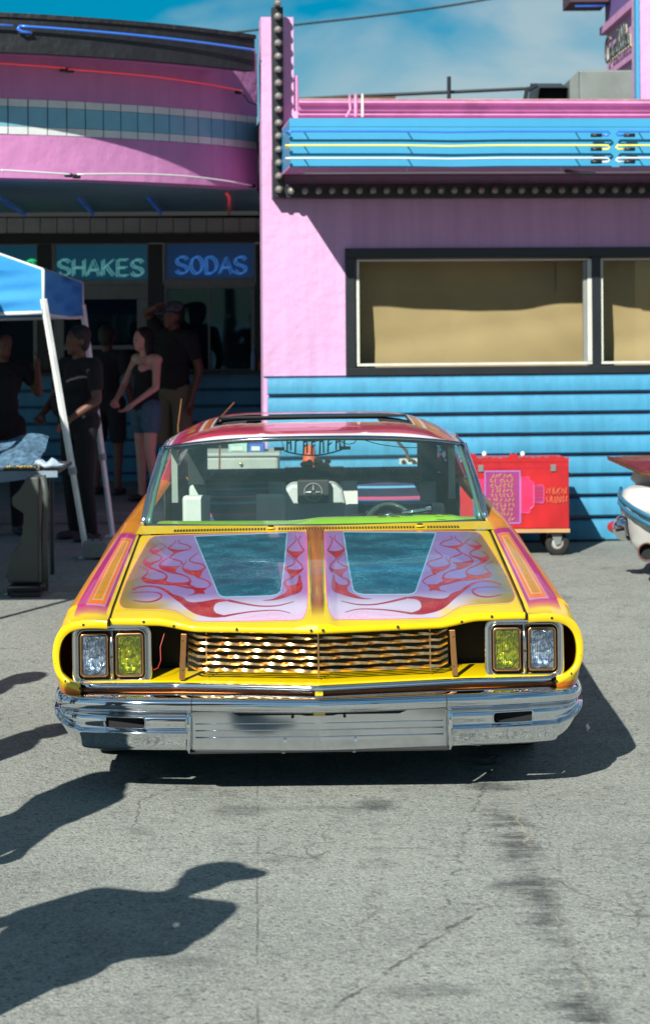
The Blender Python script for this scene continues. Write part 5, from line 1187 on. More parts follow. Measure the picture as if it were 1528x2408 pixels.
wirem = pbr('thin_wire', (.01, .01, .01), .6)
MB().tube([Vector(p) for p in crom([(.12, 2.32, 1.215), (.16, 2.34, 1.19), (.20, 2.34, 1.195), (.22, 2.33, 1.215), (.32, 2.36, 1.185), (.44, 2.4, 1.165), (.55, 2.42, 1.16), (.68, 2.44, 1.155)], 5)], .0022, 5).build('hanging_wire', wirem, car)
# ------------------------------------------------------------------ red cart behind the car
YC = 14.95
ct = empty('rolling_cart', 'red painted box cart on castor wheels behind the custom car, with a purple lettered panel', 'cart')
c0 = P(1055, 1160, YC); c1 = P(1337, 1160, YC); zc0, zc1 = P(1230, 1243, YC).z, P(1230, 1077, YC).z
redp = pbr('red_paint', (.44, .010, .014), .4, coat=.3, var=.18, vscale=5, streak=.25, dirt=(.30, .02, .02))
body = MB(); nx = 60
body.box(c0.x, c1.x, YC, YC + .55, zc0, zc1 - .02).build('box', redp, ct, bevel=.006)
mb = MB(); vs = []                                        # ragged upper edge
for i in range(nx + 1):
    t = i / nx; x = lerp(c0.x, c1.x, t); h = .004 + .006 * math.sin(i * 1.9) + .004 * math.sin(i * .7) + (.03 if 10 < i < 14 or 30 < i < 35 else 0) + (.015 if 50 < i < 54 else 0)
    vs += [(x, YC - .004, zc1 - .03), (x, YC - .004, zc1 + h), (x, YC + .02, zc1 + h), (x, YC + .02, zc1 - .03)]
mb.add(vs, [(4 * i + j, 4 * i + (j + 1) % 4, 4 * i + 4 + (j + 1) % 4, 4 * i + 4 + j) for i in range(nx) for j in range(4)]).build('torn_edge', redp, ct)
MB().box(c0.x, c1.x + .003, YC - .012, YC + .56, zc0 - .03, zc0 - .003).build('base_board', pbr('plywood', (.48, .28, .13), .7, var=.2, vscale=6, stretch=(.3, 1, 6)), ct)
def crect(mb, x0, y0, x1, y1, d): return mb.box(P(x0, y0, YC).x, P(x1, y0, YC).x, YC - d, YC - .001, P(x0, y1, YC).z, P(x0, y0, YC).z)
mb = crect(MB(), 1138, 1107, 1223, 1232, .004); mb.build('art_panel', pbr('purple_paint', (.26, .03, .14), .5, var=.15), ct)
mb = MB(); lav = pbr('lavender_paint', (.30, .16, .48), .5)
for r_ in ((1138, 1107, 1223, 1110), (1138, 1229, 1223, 1232), (1138, 1110, 1141, 1229), (1220, 1110, 1223, 1229)): crect(mb, *r_, .006)
mb.build('art_border', lav, ct)
pk = pbr('hot_pink_paint', (.62, .02, .10), .5, var=.2, vscale=8); pk2 = pbr('pink_line_paint', (.65, .08, .22), .5)
out_ = [(1224, 1122), (1243, 1122), (1244, 1130), (1254, 1134), (1254, 1190), (1246, 1196), (1244, 1206), (1224, 1206)]
pp = [(P(x_, y_, YC).x, P(x_, y_, YC).z) for x_, y_ in out_]; MB().prism(pp[::-1], YC - .004, YC - .001).build('art_shape', pk, ct)
MB().tube([(a, YC - .004, b) for a, b in pp], .004, 5, closed=True).build('art_outline', pk2, ct)
out_ = [(1117, 1126), (1137, 1126), (1137, 1206), (1117, 1206)]; pp = [(P(x_, y_, YC).x, P(x_, y_, YC).z) for x_, y_ in out_]; MB().prism(pp[::-1], YC - .004, YC - .001).build('art_shape', pk, ct)
mb = crect(MB(), 1255, 1142, 1277, 1182, .004); mb.build('art_neck', MATS['purple_paint'], ct)
mb = MB()
for yy in (1147, 1155, 1163, 1171): crect(mb, 1256, yy, 1276, yy + 4, .006)
mb.build('art_stripes', pbr('dark_red_paint', (.36, .01, .05), .5), ct)
MB().tube([(P(x_, y_, YC).x, YC - .005, P(x_, y_, YC).z) for x_, y_ in ((1255, 1141), (1276, 1141), (1278, 1146), (1278, 1178), (1276, 1183), (1255, 1183))], .004, 5, closed=True).build('art_outline', pk2, ct)
MB().box(c0.x + .002, c1.x - .002, YC - .003, YC - .0005, zc1 - .075, zc1 - .070).build('lid_seam', pbr('dark_red_paint', (.36, .01, .05), .5), ct)
for px_ in (1130, 1300): q_ = P(px_, 1100, YC); MB().box(q_.x - .02, q_.x + .02, YC - .012, YC - .001, zc1 - .10, zc1 - .05).build('latch', galv, ct, bevel=.003)
MB().tube([(c1.x + .001, YC + .15, zc1 - .15), (c1.x + .05, YC + .15, zc1 - .15), (c1.x + .05, YC + .4, zc1 - .15), (c1.x + .001, YC + .4, zc1 - .15)], .008, 6).build('handle', galv, ct, smooth=True)
# brush lettering, worn past reading: rows of short strokes
scr = pbr('mustard_lettering', (.45, .26, .10), .6); scr2 = pbr('coral_lettering', (.55, .13, .07), .6)
random.seed(5)
def scrawl(x0, x1, y0, y1, rows_, n, mt, nm, vert=False):
    for r_ in range(rows_):
        mb = MB(); yy = lerp(y0, y1, (r_ + .5) / rows_); hgt = (y1 - y0) / rows_ * .42
        for i in range(n):
            xx = lerp(x0, x1, (i + .5) / n) + random.uniform(-1, 1); w_ = (x1 - x0) / n * .4
            pts = [(xx + random.uniform(-w_, w_), yy + hgt * q * random.uniform(.6, 1.1)) for q in (-1, -.3, .4, 1)]
            mb.tube([P(a, b, YC) + Vector((0, -.006, 0)) for a, b in pts], .0045, 4)
            mb.build(nm, mt, ct) if i % 2 == 0 or True else None; mb = MB()
scrawl(1152, 1208, 1114, 1170, 5, 6, scr, 'lettering'); scrawl(1146, 1210, 1170, 1226, 5, 7, scr, 'lettering'); scrawl(1284, 1333, 1144, 1184, 2, 9, scr2, 'lettering')
knobm = pbr('white_knob', (.75, .75, .7), .3, coat=1)
for px in (1138, 1228): p = P(px, 1068, YC + .1); MB().ell(p, (.018, .018, .022)).build('knob', knobm, ct, smooth=True); MB().cyl((p.x, p.y, zc1 - .02), (p.x, p.y, p.z), .005, n=6).build('knob_stem', MATS['galvanised'], ct)
for k, (px, yo) in enumerate(((1312, .08), (1312, .48), (1085, .08), (1085, .48))):
    x = P(px, 1240, YC).x; r_ = .088; w = empty('castor'); w.parent = ct; w.location = (x, YC + yo, r_)
    MB().lathe([(.045, -.028), (r_ - .01, -.03), (r_, -.02), (r_, .02), (r_ - .01, .03), (.045, .028)], 28, Matrix.Rotation(R(90), 4, 'X') ).build('tyre', tyre, w, smooth=True)
    MB().lathe([(0, -.02), (.03, -.032), (.048, -.022), (.048, .022), (.03, .032), (0, .02)], 20, Matrix.Rotation(R(90), 4, 'X')).build('rim', pbr('castor_grey', (.33, .33, .31), .5), w, smooth=True)
    MB().prism([(-.05, .075), (.03, .075), (.03, .055), (.02, .0), (-.012, -.01), (-.02, .0)], -.045, -.038).prism([(-.05, .075), (.03, .075), (.02, 0), (-.012, 0)], .038, .045).box(-.08, .08, -.05, .05, .088, zc0 - .032 - r_).build('fork', MATS['galvanised'], w)

# ------------------------------------------------------------------ things behind the car seen through its rear window
YB = 14.2
p0_, p1_ = P(478, 1066, YB), P(655, 1116, YB)
bn = empty('storage_bin', 'grey storage bin behind the custom car, seen through its rear window', 'bin')
greyp = pbr('grey_plastic', (.34, .36, .32), .6, var=.12, vscale=5, bump=.2, bscale=9)
MB().box(p0_.x, p1_.x, YB, YB + .45, .02, p0_.z - .025).build('body', greyp, bn, bevel=.02)
MB().box(p0_.x - .012, p1_.x + .012, YB - .012, YB + .462, p0_.z - .025, p0_.z).build('lid', greyp, bn, bevel=.008)
MB().ell((lerp(p0_.x, p1_.x, .5), YB - .016, p0_.z - .075), (.012, .008, .012)).build('latch', pbr('brass_latch', (.5, .4, .15), .3, metal=.8), bn, smooth=True)
for px0, px1, py0, nm, lb, mt in ((538, 582, 1042, 'paper_box', 'pale teal box standing on the grey storage bin', pbr('pale_teal_card', (.30, .48, .42), .7, var=.2)), (585, 622, 1044, 'paper_box', 'blue box standing on the grey storage bin', pbr('blue_card', (.02, .10, .45), .6, var=.3, vscale=12))):
    a, b_ = P(px0, py0, YB + .15), P(px1, 1066, YB + .15)
    t_ = tag(empty(nm), lb, 'box')
    MB().box(a.x, b_.x, YB + .1, YB + .3, p0_.z, a.z).build('carton', mt, t_, bevel=.004)
    MB().box(a.x + .02, b_.x - .03, YB + .094, YB + .099, p0_.z + .01, p0_.z + .04).build('label', white_fr, t_)
cn = empty('traffic_cone', 'orange traffic cone standing behind the custom car', 'cone')
pc = P(728, 1120, 14.6); zt_ = P(728, 1046, 14.6).z
MB().lathe([(.16, .03), (.035, zt_ - .01), (.02, zt_), (0, zt_)], 24).build('cone_body', pbr('cone_orange', (.62, .10, .03), .5, var=.1), cn, smooth=True, sharp=40, M=Matrix.Identity(4))
MB().box(-.19, .19, -.19, .19, 0, .03).build('base', rubber, cn, bevel=.01)
cn.location = (pc.x, 14.6, 0)
wn = tag(empty('wall_tap'), 'small brass twin tap on the blue siding right of the traffic cone', 'tap')
pt = P(960, 1085, 15.55)
MB().cyl((pt.x - .04, pt.y, pt.z), (pt.x - .04, pt.y - .08, pt.z), .018, n=10).cyl((pt.x + .04, pt.y, pt.z), (pt.x + .04, pt.y - .08, pt.z), .018, n=10).build('spout', chrome, wn)
MB().box(pt.x - .07, pt.x + .07, pt.y - .005, pt.y + .06, pt.z - .02, pt.z + .02).build('plate', white_fr, wn)
MB().tube([P(930, 1030, 15.4), P(940, 1045, 15.4), P(955, 1060, 15.45), (pt.x, pt.y - .02, pt.z + .02)], .012, 8).build('hose', goldr, wn, smooth=True)

# ------------------------------------------------------------------ white finned car at the right edge
wc = empty('finned_car', 'white vintage car with tail fin and bullet tail light at the right edge', 'car')
WX, WY0, WY1 = P(1440, 1200, 13.7).x, 13.5, 15.3
wp_ = pbr('old_white_paint', (.55, .56, .54), .35, coat=.6, var=.08, vscale=4, dirt=(.38, .34, .28))
burg = pbr('burgundy_paint', (.12, .02, .03), .35, coat=.5, var=.3, vscale=9, dirt=(.35, .14, .05))
bluet = pbr('blue_trim', (.05, .22, .36), .25, metal=.5)
zb0, zb1 = .22, P(1480, 1143, 13.7).z
def wcp(u, v):                                           # u along the car, v round the section
    x = WX + 5.2 * (u ** 1.3); pr_ = [(.50, 0.12), (.24, .13), (.13, .20), (.05, .38), (.0, .49), (.02, .57), (.07, .63), (.16, .65), (.30, .655), (1.0, .66)]
    k = v * (len(pr_) - 1); i = min(int(k), len(pr_) - 2); f_ = k - i; dy_, z = lerp(pr_[i][0], pr_[i + 1][0], f_), lerp(pr_[i][1], pr_[i + 1][1], f_)
    tt = min(1, u * 9); rnd = math.sqrt(max(0, 1 - (1 - tt) ** 2)); yc = .9
    yy = lerp(yc if False else .35, 0, rnd) + dy_; z = lerp(.52, z, .35 + .65 * rnd)
    return (x, WY0 + min(yy, .9), z + .03 * u)
for s_ in (0, 1):
    mb = MB().grid(wcp, 60, 40)
    if s_: mb.v = [(x, WY0 + WY1 - y, z) for x, y, z in mb.v]; mb.f = [f_[::-1] for f_ in mb.f]
    mb.build('body_side', wp_, wc, smooth=True)
    yy = WY0 if s_ == 0 else WY1; sg = 1 if s_ == 0 else -1
    f0 = P(1440, 1076, 13.62); zt0 = f0.z
    cove = [(WX + .16, .62), (WX + .09, .68), (WX + .12, .74), (WX + .16, zt0 - .06), (WX + .4, zt0 - .12), (WX + 3.0, zt0 - .13), (WX + 3.0, .62)]
    MB().prism(cove, 0, .03).build('cove_panel', wp_, wc, bevel=.004, M=Matrix.Translation((0, yy + sg * .20, 0)))
    for za, zb in ((.60, .40), (.555, .345)):
        pts = []
        for k in range(14):
            u = .004 + k / 13 * .32; p = wcp(u, 0); x = p[0]; z = lerp(za, zb, min(1, (x - WX) / .42) ** .8); tt = min(1, u * 9); rnd = math.sqrt(max(0, 1 - (1 - tt) ** 2)); pts.append((x - .004, yy + sg * (lerp(.35, 0, rnd) - .006 + (.012 if z > .57 else 0)), z + .01))
        MB().tube(pts, .013, 8, flat=1.3).build('side_trim', bluet, wc, smooth=True)
    Mb = Matrix.Translation((P(1462, 1236, 13.65).x + .01, yy + sg * .12, P(1450, 1240, 13.65).z)) @ Matrix.Rotation(R(-90), 4, 'Y')
    MB().lathe([(.085, -.05), (.088, 0), (.075, .03), (.05, .05), (.045, .055)], 24, Mb).build('tail_light_housing', chrome, wc, smooth=True)
    MB().lathe([(.045, .05), (.04, .075), (.025, .10), (.0, .112)], 18, Mb).build('tail_light', pbr('red_lens', (.35, .02, .03), .15, coat=1), wc, smooth=True)
    Me = Matrix.Translation((P(1500, 1300, 13.6).x, yy + sg * .10, P(1500, 1297, 13.6).z)) @ Matrix.Rotation(R(90), 4, 'X' ) @ Matrix.Rotation(R(-25), 4, 'Y')
    for q in (.95, 4.2):
        Mw = Matrix.Translation((WX + q + .1, yy + sg * .16, .33)) @ Matrix.Rotation(R(90), 4, 'X')
        MB().lathe([(.18, -.09), (.30, -.1), (.33, -.06), (.33, .06), (.30, .1), (.18, .09)], 32, Mw).build('tyre', tyre, wc, smooth=True); MB().lathe([(0, -.09), (.1, -.1), (.18, -.08), (.18, .08), (0, .09)], 24, Mw).build('hubcap', chrome, wc, smooth=True)
zt0 = P(1440, 1076, 13.62).z; ym_ = (WY0 + WY1) / 2
vs = [(WX - .03, WY0 + .10, zt0), (WX + .28, WY0 - .02, zt0 - .09), (WX + 3.0, WY0 - .02, zt0 - .12), (WX + 3.0, ym_, zt0 - .02), (WX + .25, ym_, zt0 - .02), (WX + 3.0, WY1 + .02, zt0 - .10), (WX + .28, WY1 + .02, zt0 - .05), (WX - .03, WY1 - .10, zt0)]
MB().add(vs + [(x, y, z - .02) for x, y, z in vs], [(0, 1, 2, 3, 4), (4, 3, 5, 6, 7), (12, 11, 10, 9, 8), (15, 14, 13, 11, 12)] + [(a, a + 8, b_ + 8, b_) for a, b_ in ((0, 1), (1, 2), (2, 3), (3, 5), (5, 6), (6, 7), (7, 4), (4, 0))]).build('fin_deck', burg, wc)
MB().tube([(WX - .03, WY0 + .10, zt0), (WX + .28, WY0 - .022, zt0 - .095), (WX + 3.0, WY0 - .022, zt0 - .125)], .008, 6).build('fin_edge', goldr, wc, smooth=True)
MB().box(WX + .06, WX + 5.0, WY0 + .35, WY1 - .35, .40, .66).build('deck', wp_, wc, bevel=.03)
MB().box(WX + .3, WX + 5.0, WY0 + .4, WY1 - .4, .11, .16).build('underbody', rubber, wc)
pe = P(1520, 1298, 13.38)
exm = pbr('exhaust_rim', (.12, .06, .045), .6, metal=.3)
Me = Matrix.Translation(pe) @ Matrix.Rotation(R(82), 4, 'X') @ Matrix.Rotation(R(-12), 4, 'Y'); _pv = Matrix.Translation((WX + .1, WY0 + .15, 0)); Me = (_pv @ Matrix.Rotation(R(30), 4, 'Z') @ _pv.inverted()) @ Me
MB().lathe([(.055, -.25), (.064, -.02), (.062, .0), (.054, .0), (.050, -.05)], 26, Me).build('bumper_pod', exm, wc, smooth=True)
MB().lathe([(.0, -.06), (.052, -.06)], 26, Me).build('pod_opening', dark, wc)
MB().box(WX + 1.6, WX + 3.9, WY0 + .28, WY1 - .28, .72, .95).build('glasshouse', glass('dark_car_glass', (.1, .12, .12), 1, .02, .6, (.01, .012, .012)), wc, bevel=.05)
MB().box(WX + 1.8, WX + 3.7, WY0 + .30, WY1 - .30, .95, 1.0).build('roof', burg, wc, bevel=.02)

_pv = Matrix.Translation((WX + .1, WY0 + .15, 0)); wc.matrix_world = _pv @ Matrix.Rotation(R(-30), 4, 'Z') @ _pv.inverted()
# ------------------------------------------------------------------ tents
blue_fab = pbr('blue_canvas', (.025, .26, .62), .75, var=.08, vscale=3, bump=.25, bscale=12)
piping = pbr('white_piping', (.6, .66, .68), .6); legm = pbr('white_steel', (.78, .82, .80), .4, var=.06, vscale=9, dirt=(.4, .42, .38))
def tent(name, label, corners, zb_, zt2, peak, feet, fabric=blue_fab, seams=True):
    t = empty(name, label, 'tent'); pk_ = Vector(peak); k = len(corners)
    for i in range(k):
        a, b_ = Vector(corners[i]), Vector(corners[(i + 1) % k])
        A, B = Vector((a.x, a.y, zt2[i])), Vector((b_.x, b_.y, zt2[(i + 1) % k])); nrm = (B - A).cross(Vector((0, 0, 1))).normalized()
        ph = random.uniform(0, 6)
        def roofp(u, v): q = A.lerp(B, u).lerp(pk_, v); return q + Vector((0, 0, (-.05 * math.sin(math.pi * v) + .045 * math.sin(u * 17 + v * 9 + ph) * v * (1 - v)) * math.sin(math.pi * u)))
        MB().grid(roofp, 24, 12).build('roof_panel', fabric, t, smooth=True)
        Z0, Z1 = Vector((a.x, a.y, zb_[i])), Vector((b_.x, b_.y, zb_[(i + 1) % k]))
        def val(u, v):
            p = Z0.lerp(Z1, u).lerp(A.lerp(B, u), v); f_ = math.sin(math.pi * u) ** .5
            return p + nrm * (.018 * math.sin(v * 9 + u * 6 + ph) * f_ + .012 * math.sin(v * 17 - u * 11) * f_) + Vector((0, 0, -.02 * math.sin(math.pi * u) * (1 - v)))
        MB().grid(val, 26, 14).build('valance', fabric, t, smooth=True)
        MB().tube([Vector(val(q / 20, 0)) for q in range(21)], .010, 6, flat=1.6).build('hem', piping, t, smooth=True)
        MB().tube([A + Vector((0, 0, .003)), Z0], .012, 6).build('corner_seam', piping, t, smooth=True)
        MB().tube([Vector(roofp(0, q / 10)) + Vector((0, 0, .004)) for q in range(11)], .010, 6).build('ridge_seam', piping, t, smooth=True)
    for i, ft in enumerate(feet):
        top = Vector((corners[i][0], corners[i][1], zb_[i] + .1)); ft = Vector(ft); mid = top.lerp(ft, .66)
        lg = MB().tube([top, mid], .027, 4).build('leg', legm, t, bevel=.003)
        MB().tube([mid, ft], .022, 4).build('leg_extension', legm, lg)
        MB().cyl(mid + (top - mid).normalized() * .02, mid - (top - mid).normalized() * .03, .031, n=8).build('collar', pbr('grey_collar', (.3, .32, .33), .5), lg)
        MB().box(-.06, .06, -.06, .06, 0, .01, Matrix.Translation((ft.x, ft.y, .002))).build('foot_plate', legm, lg)
    return t
c1 = P(103, 735, 15.0); c1t = P(95, 635, 15.0); c2 = P(195, 745, 16.8); c2t = P(189, 666, 16.8)
f1 = G(206, 1312, .0); f2 = G(266, 1262, .0)
tent('blue_canopy', 'blue pop-up canopy with slanted white legs in front of the shopfront', [(c1.x, 15.0, 0), (c2.x, 16.8, 0), (-4.7, 16.9, 0), (-4.6, 15.0, 0)], [c1.z, c2.z, c2.z, c1.z], [c1t.z, c2t.z, c2t.z, c1t.z], (-3.5, 16.3, 2.62), [f1, f2, (-5.1, 16.7, 0), (-5.0, 15.0, 0)])
tent('added_shade_canopy', 'unseen dark blue canopy added outside the left edge to cast shade', [(-2.70, 10.4, 0), (-2.70, 11.8, 0), (-5.6, 11.8, 0), (-5.6, 10.4, 0)], [2.0] * 4, [2.2] * 4, (-4.2, 11.1, 2.45), [(-2.75, 10.4, 0), (-2.75, 11.8, 0), (-5.6, 11.8, 0), (-5.6, 10.4, 0)], pbr('navy_canvas', (.02, .04, .12), .8))  # added out of view to cast the ground shade at left
tent('added_shade_canopy', 'unseen dark blue canopy added behind the first one to shade the heavy man', [(-2.70, 13.0, 0), (-2.70, 15.1, 0), (-5.4, 15.1, 0), (-5.4, 13.0, 0)], [1.95] * 4, [2.42] * 4, (-4.0, 13.9, 2.7), [(-2.75, 13.0, 0), (-2.75, 14.85, 0), (-5.4, 14.85, 0), (-5.4, 13.0, 0)], MATS['navy_canvas'])  # added out of view, keeps the sun off the heavy man
# grey block added in place of a sunlit ground patch by the near leg
sb = tag(empty('lit_patch_block'), 'grey block added in place of a lit ground patch at the foot of the near canopy leg', 'weight')
MB().box(f1.x - .02, f1.x + .16, f1.y - .12, f1.y + .12, 0.012, .13).build('block', pbr('grey_block', (.24, .25, .24), .9, var=.15), sb, bevel=.01); MB().tube([(f1.x + .04, f1.y, .12), (f1.x + .04, f1.y, .17), (f1.x + .10, f1.y, .17), (f1.x + .10, f1.y, .12)], .008, 6).build('handle', black, sb)

# ------------------------------------------------------------------ vendor table at left
tt = empty('folding_table', 'dark folding table with shiny jewellery at the left edge under the canopy', 'table')
YT = 13.6; ztb = P(70, 1105, YT).z; xr = P(138, 1100, YT).x; xl = -3.6
MB().box(xl, xr, YT - .1, YT + .75, ztb - .03, ztb).build('table_top', pbr('table_dark', (.05, .055, .06), .6), tt, bevel=.01)
MB().grid(lambda u, v: (lerp(xl, xr + .01, u), YT - .112 + .012 * math.sin(u * 30), lerp(ztb + .002, ztb - .06 - .02 * math.sin(u * 11), v)), 50, 4).build('cloth_edge', pbr('blue_grey_cloth', (.16, .22, .28), .8, var=.3), tt, smooth=True)
gp = pbr('grey_green_plastic', (.055, .07, .063), .6, var=.15)
lx = P(88, 1200, YT).x; ln_ = P(50, 1130, YT).x
out_ = [(65, 1112), (92, 1112), (92, 1360), (20, 1360), (14, 1345), (26, 1290), (50, 1268), (58, 1200), (30, 1180), (28, 1160), (48, 1140)]
YL = G(60, 1400).y
sc_ = [(P(x_, y_, YL).x, max(.06, P(x_, y_ + 10, YL).z)) for x_, y_ in out_]
st = tag(empty('equipment_stand'), 'dark grey green plastic stand with a wide foot under the left table', 'stand')
MB().prism(sc_[::-1], YL, YL + .2).build('column', gp, st, bevel=.012)
MB().tube([P(98, 1120, YL) + Vector((0, .05, 0)), P(106, 1160, YL) + Vector((0, .05, 0)), P(102, 1250, YL) + Vector((0, .05, 0)), P(106, 1390, YL) + Vector((0, .02, 0))], .022, 8).build('strut', gp, st, smooth=True)
MB().box(P(18, 1360, YL).x, P(96, 1360, YL).x, YL - .02, YL + .22, .0, .06).build('foot', black, st, bevel=.01)
MB().box(P(30, 1400, YL).x, P(100, 1400, YL).x, YL - .1, YL - .03, .0, .03).build('castor_bar', black, st)
for q in (0, 1):
    MB().tube([(xl + .3, YT + .1 + q * .45, 0.02), (xl + .3, YT + .1 + q * .45, ztb - .03)], .015, 8).build('leg', black, tt)
    MB().tube([(xr - .12, YT + .1 + q * .45, 0.0), (xr - .12, YT + .1 + q * .45, ztb - .03)], .015, 8).build('leg', black, tt)
random.seed(3)
tray = tag(empty('jewellery_tray'), 'tray of small gold trinkets on the front edge of the left table', 'tray')
tx0, tx1 = P(12, 1100, YT).x, P(98, 1100, YT).x
MB().box(tx0, tx1, YT - .08, YT + .1, ztb, ztb + .015).build('tray', pbr('tray_black', (.03, .03, .03), .4), tray, bevel=.004)
tg = MB()
for i in range(70): tg.ell((random.uniform(tx0 + .01, tx1 - .01), YT - .07 + random.uniform(0, .14), ztb + .02), (.007, .006, .007), 6, 4)
tg.build('trinkets', pbr('bright_gold', (.85, .6, .2), .15, metal=1), tray, kind='stuff')
bag = tag(empty('plastic_bag'), 'crumpled pale blue bag on the right corner of the left table', 'bag')
mb = MB().ell((0, 0, .03), (.09, .06, .03), 20, 12); mb.v = [(x * (1 + .25 * math.sin(y * 90 + z * 60)), y, z * (1 + .3 * math.sin(x * 70))) for x, y, z in mb.v]
o = mb.build('bag_body', pbr('pale_bag', (.35, .45, .55), .5, bump=.6, bscale=30), bag, smooth=True); bag.location = (xr - .06, YT, ztb + .005)
clt = tag(empty('patterned_cloth'), 'blue patterned cloth spread on the back of the left table', 'cloth')
MB().grid(lambda u, v: (lerp(-3.0, P(110, 1060, YT + .6).x, u) , YT + .18 + .55 * v, ztb + .01 + .16 * v + .02 * math.sin(u * 16) + .015 * math.sin(v * 9 + u * 5)), 30, 14).build('cloth_sheet', pbr('blue_pattern', (.06, .13, .20), .8, var=.75, vscale=28), clt, smooth=True)

# ------------------------------------------------------------------ people
def skinm(n, c): return pbr('skin_' + n, c, .5, var=.06, vscale=9)
JD = dict(pelvis=(0, 0, .96), waist=(0, 0, 1.10), chest=(0, 0, 1.30), neck=(0, .01, 1.46), head=(0, -.01, 1.60),
          shL=(-.19, .01, 1.41), elL=(-.24, .03, 1.13), wrL=(-.25, -.05, .88), shR=(.19, .01, 1.41), elR=(.24, .03, 1.13), wrR=(.25, -.05, .88),
          hipL=(-.095, 0, .93), knL=(-.11, -.015, .51), anL=(-.12, .03, .09), hipR=(.095, 0, .93), knR=(.11, -.015, .51), anR=(.12, .03, .09), face=(0, -1, 0))
def remesh(o, vox, sm=6):
    r = o.modifiers.new('remesh', 'REMESH'); r.mode = 'VOXEL'; r.voxel_size = vox; r.use_smooth_shade = True
    s = o.modifiers.new('smooth', 'SMOOTH'); s.factor = .5; s.iterations = sm; return o
def person(label, loc, rz, H=1.75, pose=None, skin=None, top=None, sleeves=.5, bottom=None, legs=.45, hair=None, long_hair=False, capm=None, belly=0., female=False, vox=.010, tank=False, group=None, lean=0.):
    J = {k: Vector(v) for k, v in JD.items()}; J.update({k: Vector(v) for k, v in (pose or {}).items()})
    J = {k: (v if k == 'face' else v + Vector((0, -lean * v.z, 0) if isinstance(lean, (int, float)) else (lean[0] * v.z, lean[1] * v.z, 0))) for k, v in J.items()}
    p = empty('person', label, 'person', loc, rz, group); p.scale = (H / 1.75,) * 3
    f = J['face'].normalized(); up = Vector((0, 0, 1)); rt = f.cross(up).normalized(); Rf = Matrix((rt, -f, up)).transposed()
    sw = .92 if female else 1.0
    for k in ('shL', 'shR'): J[k] = Vector((J[k].x * sw, J[k].y, J[k].z))
    b = MB(); hd = J['head']
    def tor(mb, g=0):
        mb.ell(J['chest'], (.155 * sw + g, .105 + g, .17 + g)); mb.ell(J['waist'] + Vector((0, -belly * .5, 0)), (.125 * sw + belly + g, .095 + belly + g, .15 + g)); mb.ell(J['pelvis'], (.150 + belly * .6 + g, .11 + belly * .5 + g, .13 + g))
        mb.cap(J['shL'], J['shR'], .058 + g, .058 + g); mb.cap(J['chest'], J['waist'], .12 * sw + g, .11 * sw + belly * .6 + g)
        if female: mb.ell(J['chest'] + Vector((-.06, -.08, .02)), (.055 + g, .05 + g, .055 + g)); mb.ell(J['chest'] + Vector((.06, -.08, .02)), (.055 + g, .05 + g, .055 + g))
    def arm(mb, s, t=1., g=0):
        a, e, w = J['sh' + s], J['el' + s], J['wr' + s]; k = .88 if female else 1
        if t < 1: mb.cap(a, a.lerp(e, t), .056 * k + g, .048 * k + g)
        else: mb.cap(a, e, .054 * k + g, .041 * k + g); mb.cap(e, w, .040 * k + g, .027 * k + g)
    def leg(mb, s, t=2., g=0):
        h, k, a = J['hip' + s], J['kn' + s], J['an' + s]
        if t <= 1: mb.cap(h, h.lerp(k, t), .088 + g, lerp(.088, .06, t) + g + .008)
        else:
            mb.cap(h, k, .086 + g, .056 + g)
            if t > 1: mb.cap(k, k.lerp(a, t - 1), .054 + g, lerp(.05, .036, t - 1) + g)
    tor(b); b.cap(J['neck'] - Vector((0, 0, .05)), hd - Vector((0, -.01, .06)), .058, .052)
    b.ell(hd + Vector((0, 0, .025)), (.075, .092, .098), 18, 12, Rf); b.ell(hd + f * .022 - up * .045, (.055, .062, .062), 14, 10, Rf)
    b.ell(hd + f * .092 - up * .012, (.013, .017, .022), 8, 6, Rf); b.ell(hd + f * .080 - up * .055, (.024, .012, .010), 8, 6, Rf); b.ell(hd + f * .076 + up * .022, (.045, .014, .010), 8, 6, Rf); b.ell(hd + f * .068 - up * .085, (.022, .018, .016), 8, 6, Rf)
    for s in (-1, 1): b.ell(hd + rt * s * .077 - up * .005 - f * .008, (.010, .018, .028), 8, 6, Rf)
    for s in 'LR':
        arm(b, s); leg(b, s); a = J['an' + s]; ft = a + Vector((0, -.13, -.06))
        b.cap(a, a + Vector((0, -.02, -.05)), .038, .038); b.cap(a + Vector((0, .02, -.055)), ft, .034, .028)
        w, e = J['wr' + s], J['el' + s]; d = (w - e).normalized(); sd = d.cross(Vector((0, 1, 0)) if abs(d.y) < .8 else Vector((1, 0, 0))).normalized(); nn = d.cross(sd)
        pc_ = w + d * .05; b.cap(w, pc_, .026, .030); b.ell(w + d * .055, (.028, .028, .028))
        hs_ = -1 if s == 'L' else 1
        for i, ln2 in enumerate((.070, .080, .075, .058)):
            r0 = w + d * .085 + nn * (-.03 + .02 * i); b.cap(w + d * .04 + nn * (-.024 + .016 * i), r0, .012, .010, 7); m1 = r0 + d * ln2 * .5 + sd * .006; b.cap(r0, m1, .0095, .009, 7); b.cap(m1, m1 + d * ln2 * .42 + sd * .016, .009, .0075, 7)
        b.cap(w + d * .02 + nn * -.02, w + d * .055 + nn * -.05, .012, .0105, 7); b.cap(w + d * .055 + nn * -.05, w + d * .095 + nn * -.058, .0105, .009, 7)
    remesh(b.build('body', skin, p, smooth=True), vox, 4)
    for s in (-1, 1): MB().ell(hd + f * .080 + rt * s * .030 + up * .008, (.010, .006, .006), 8, 6, Rf).build('eye', pbr('eye', (.05, .04, .035), .2), p, smooth=True)
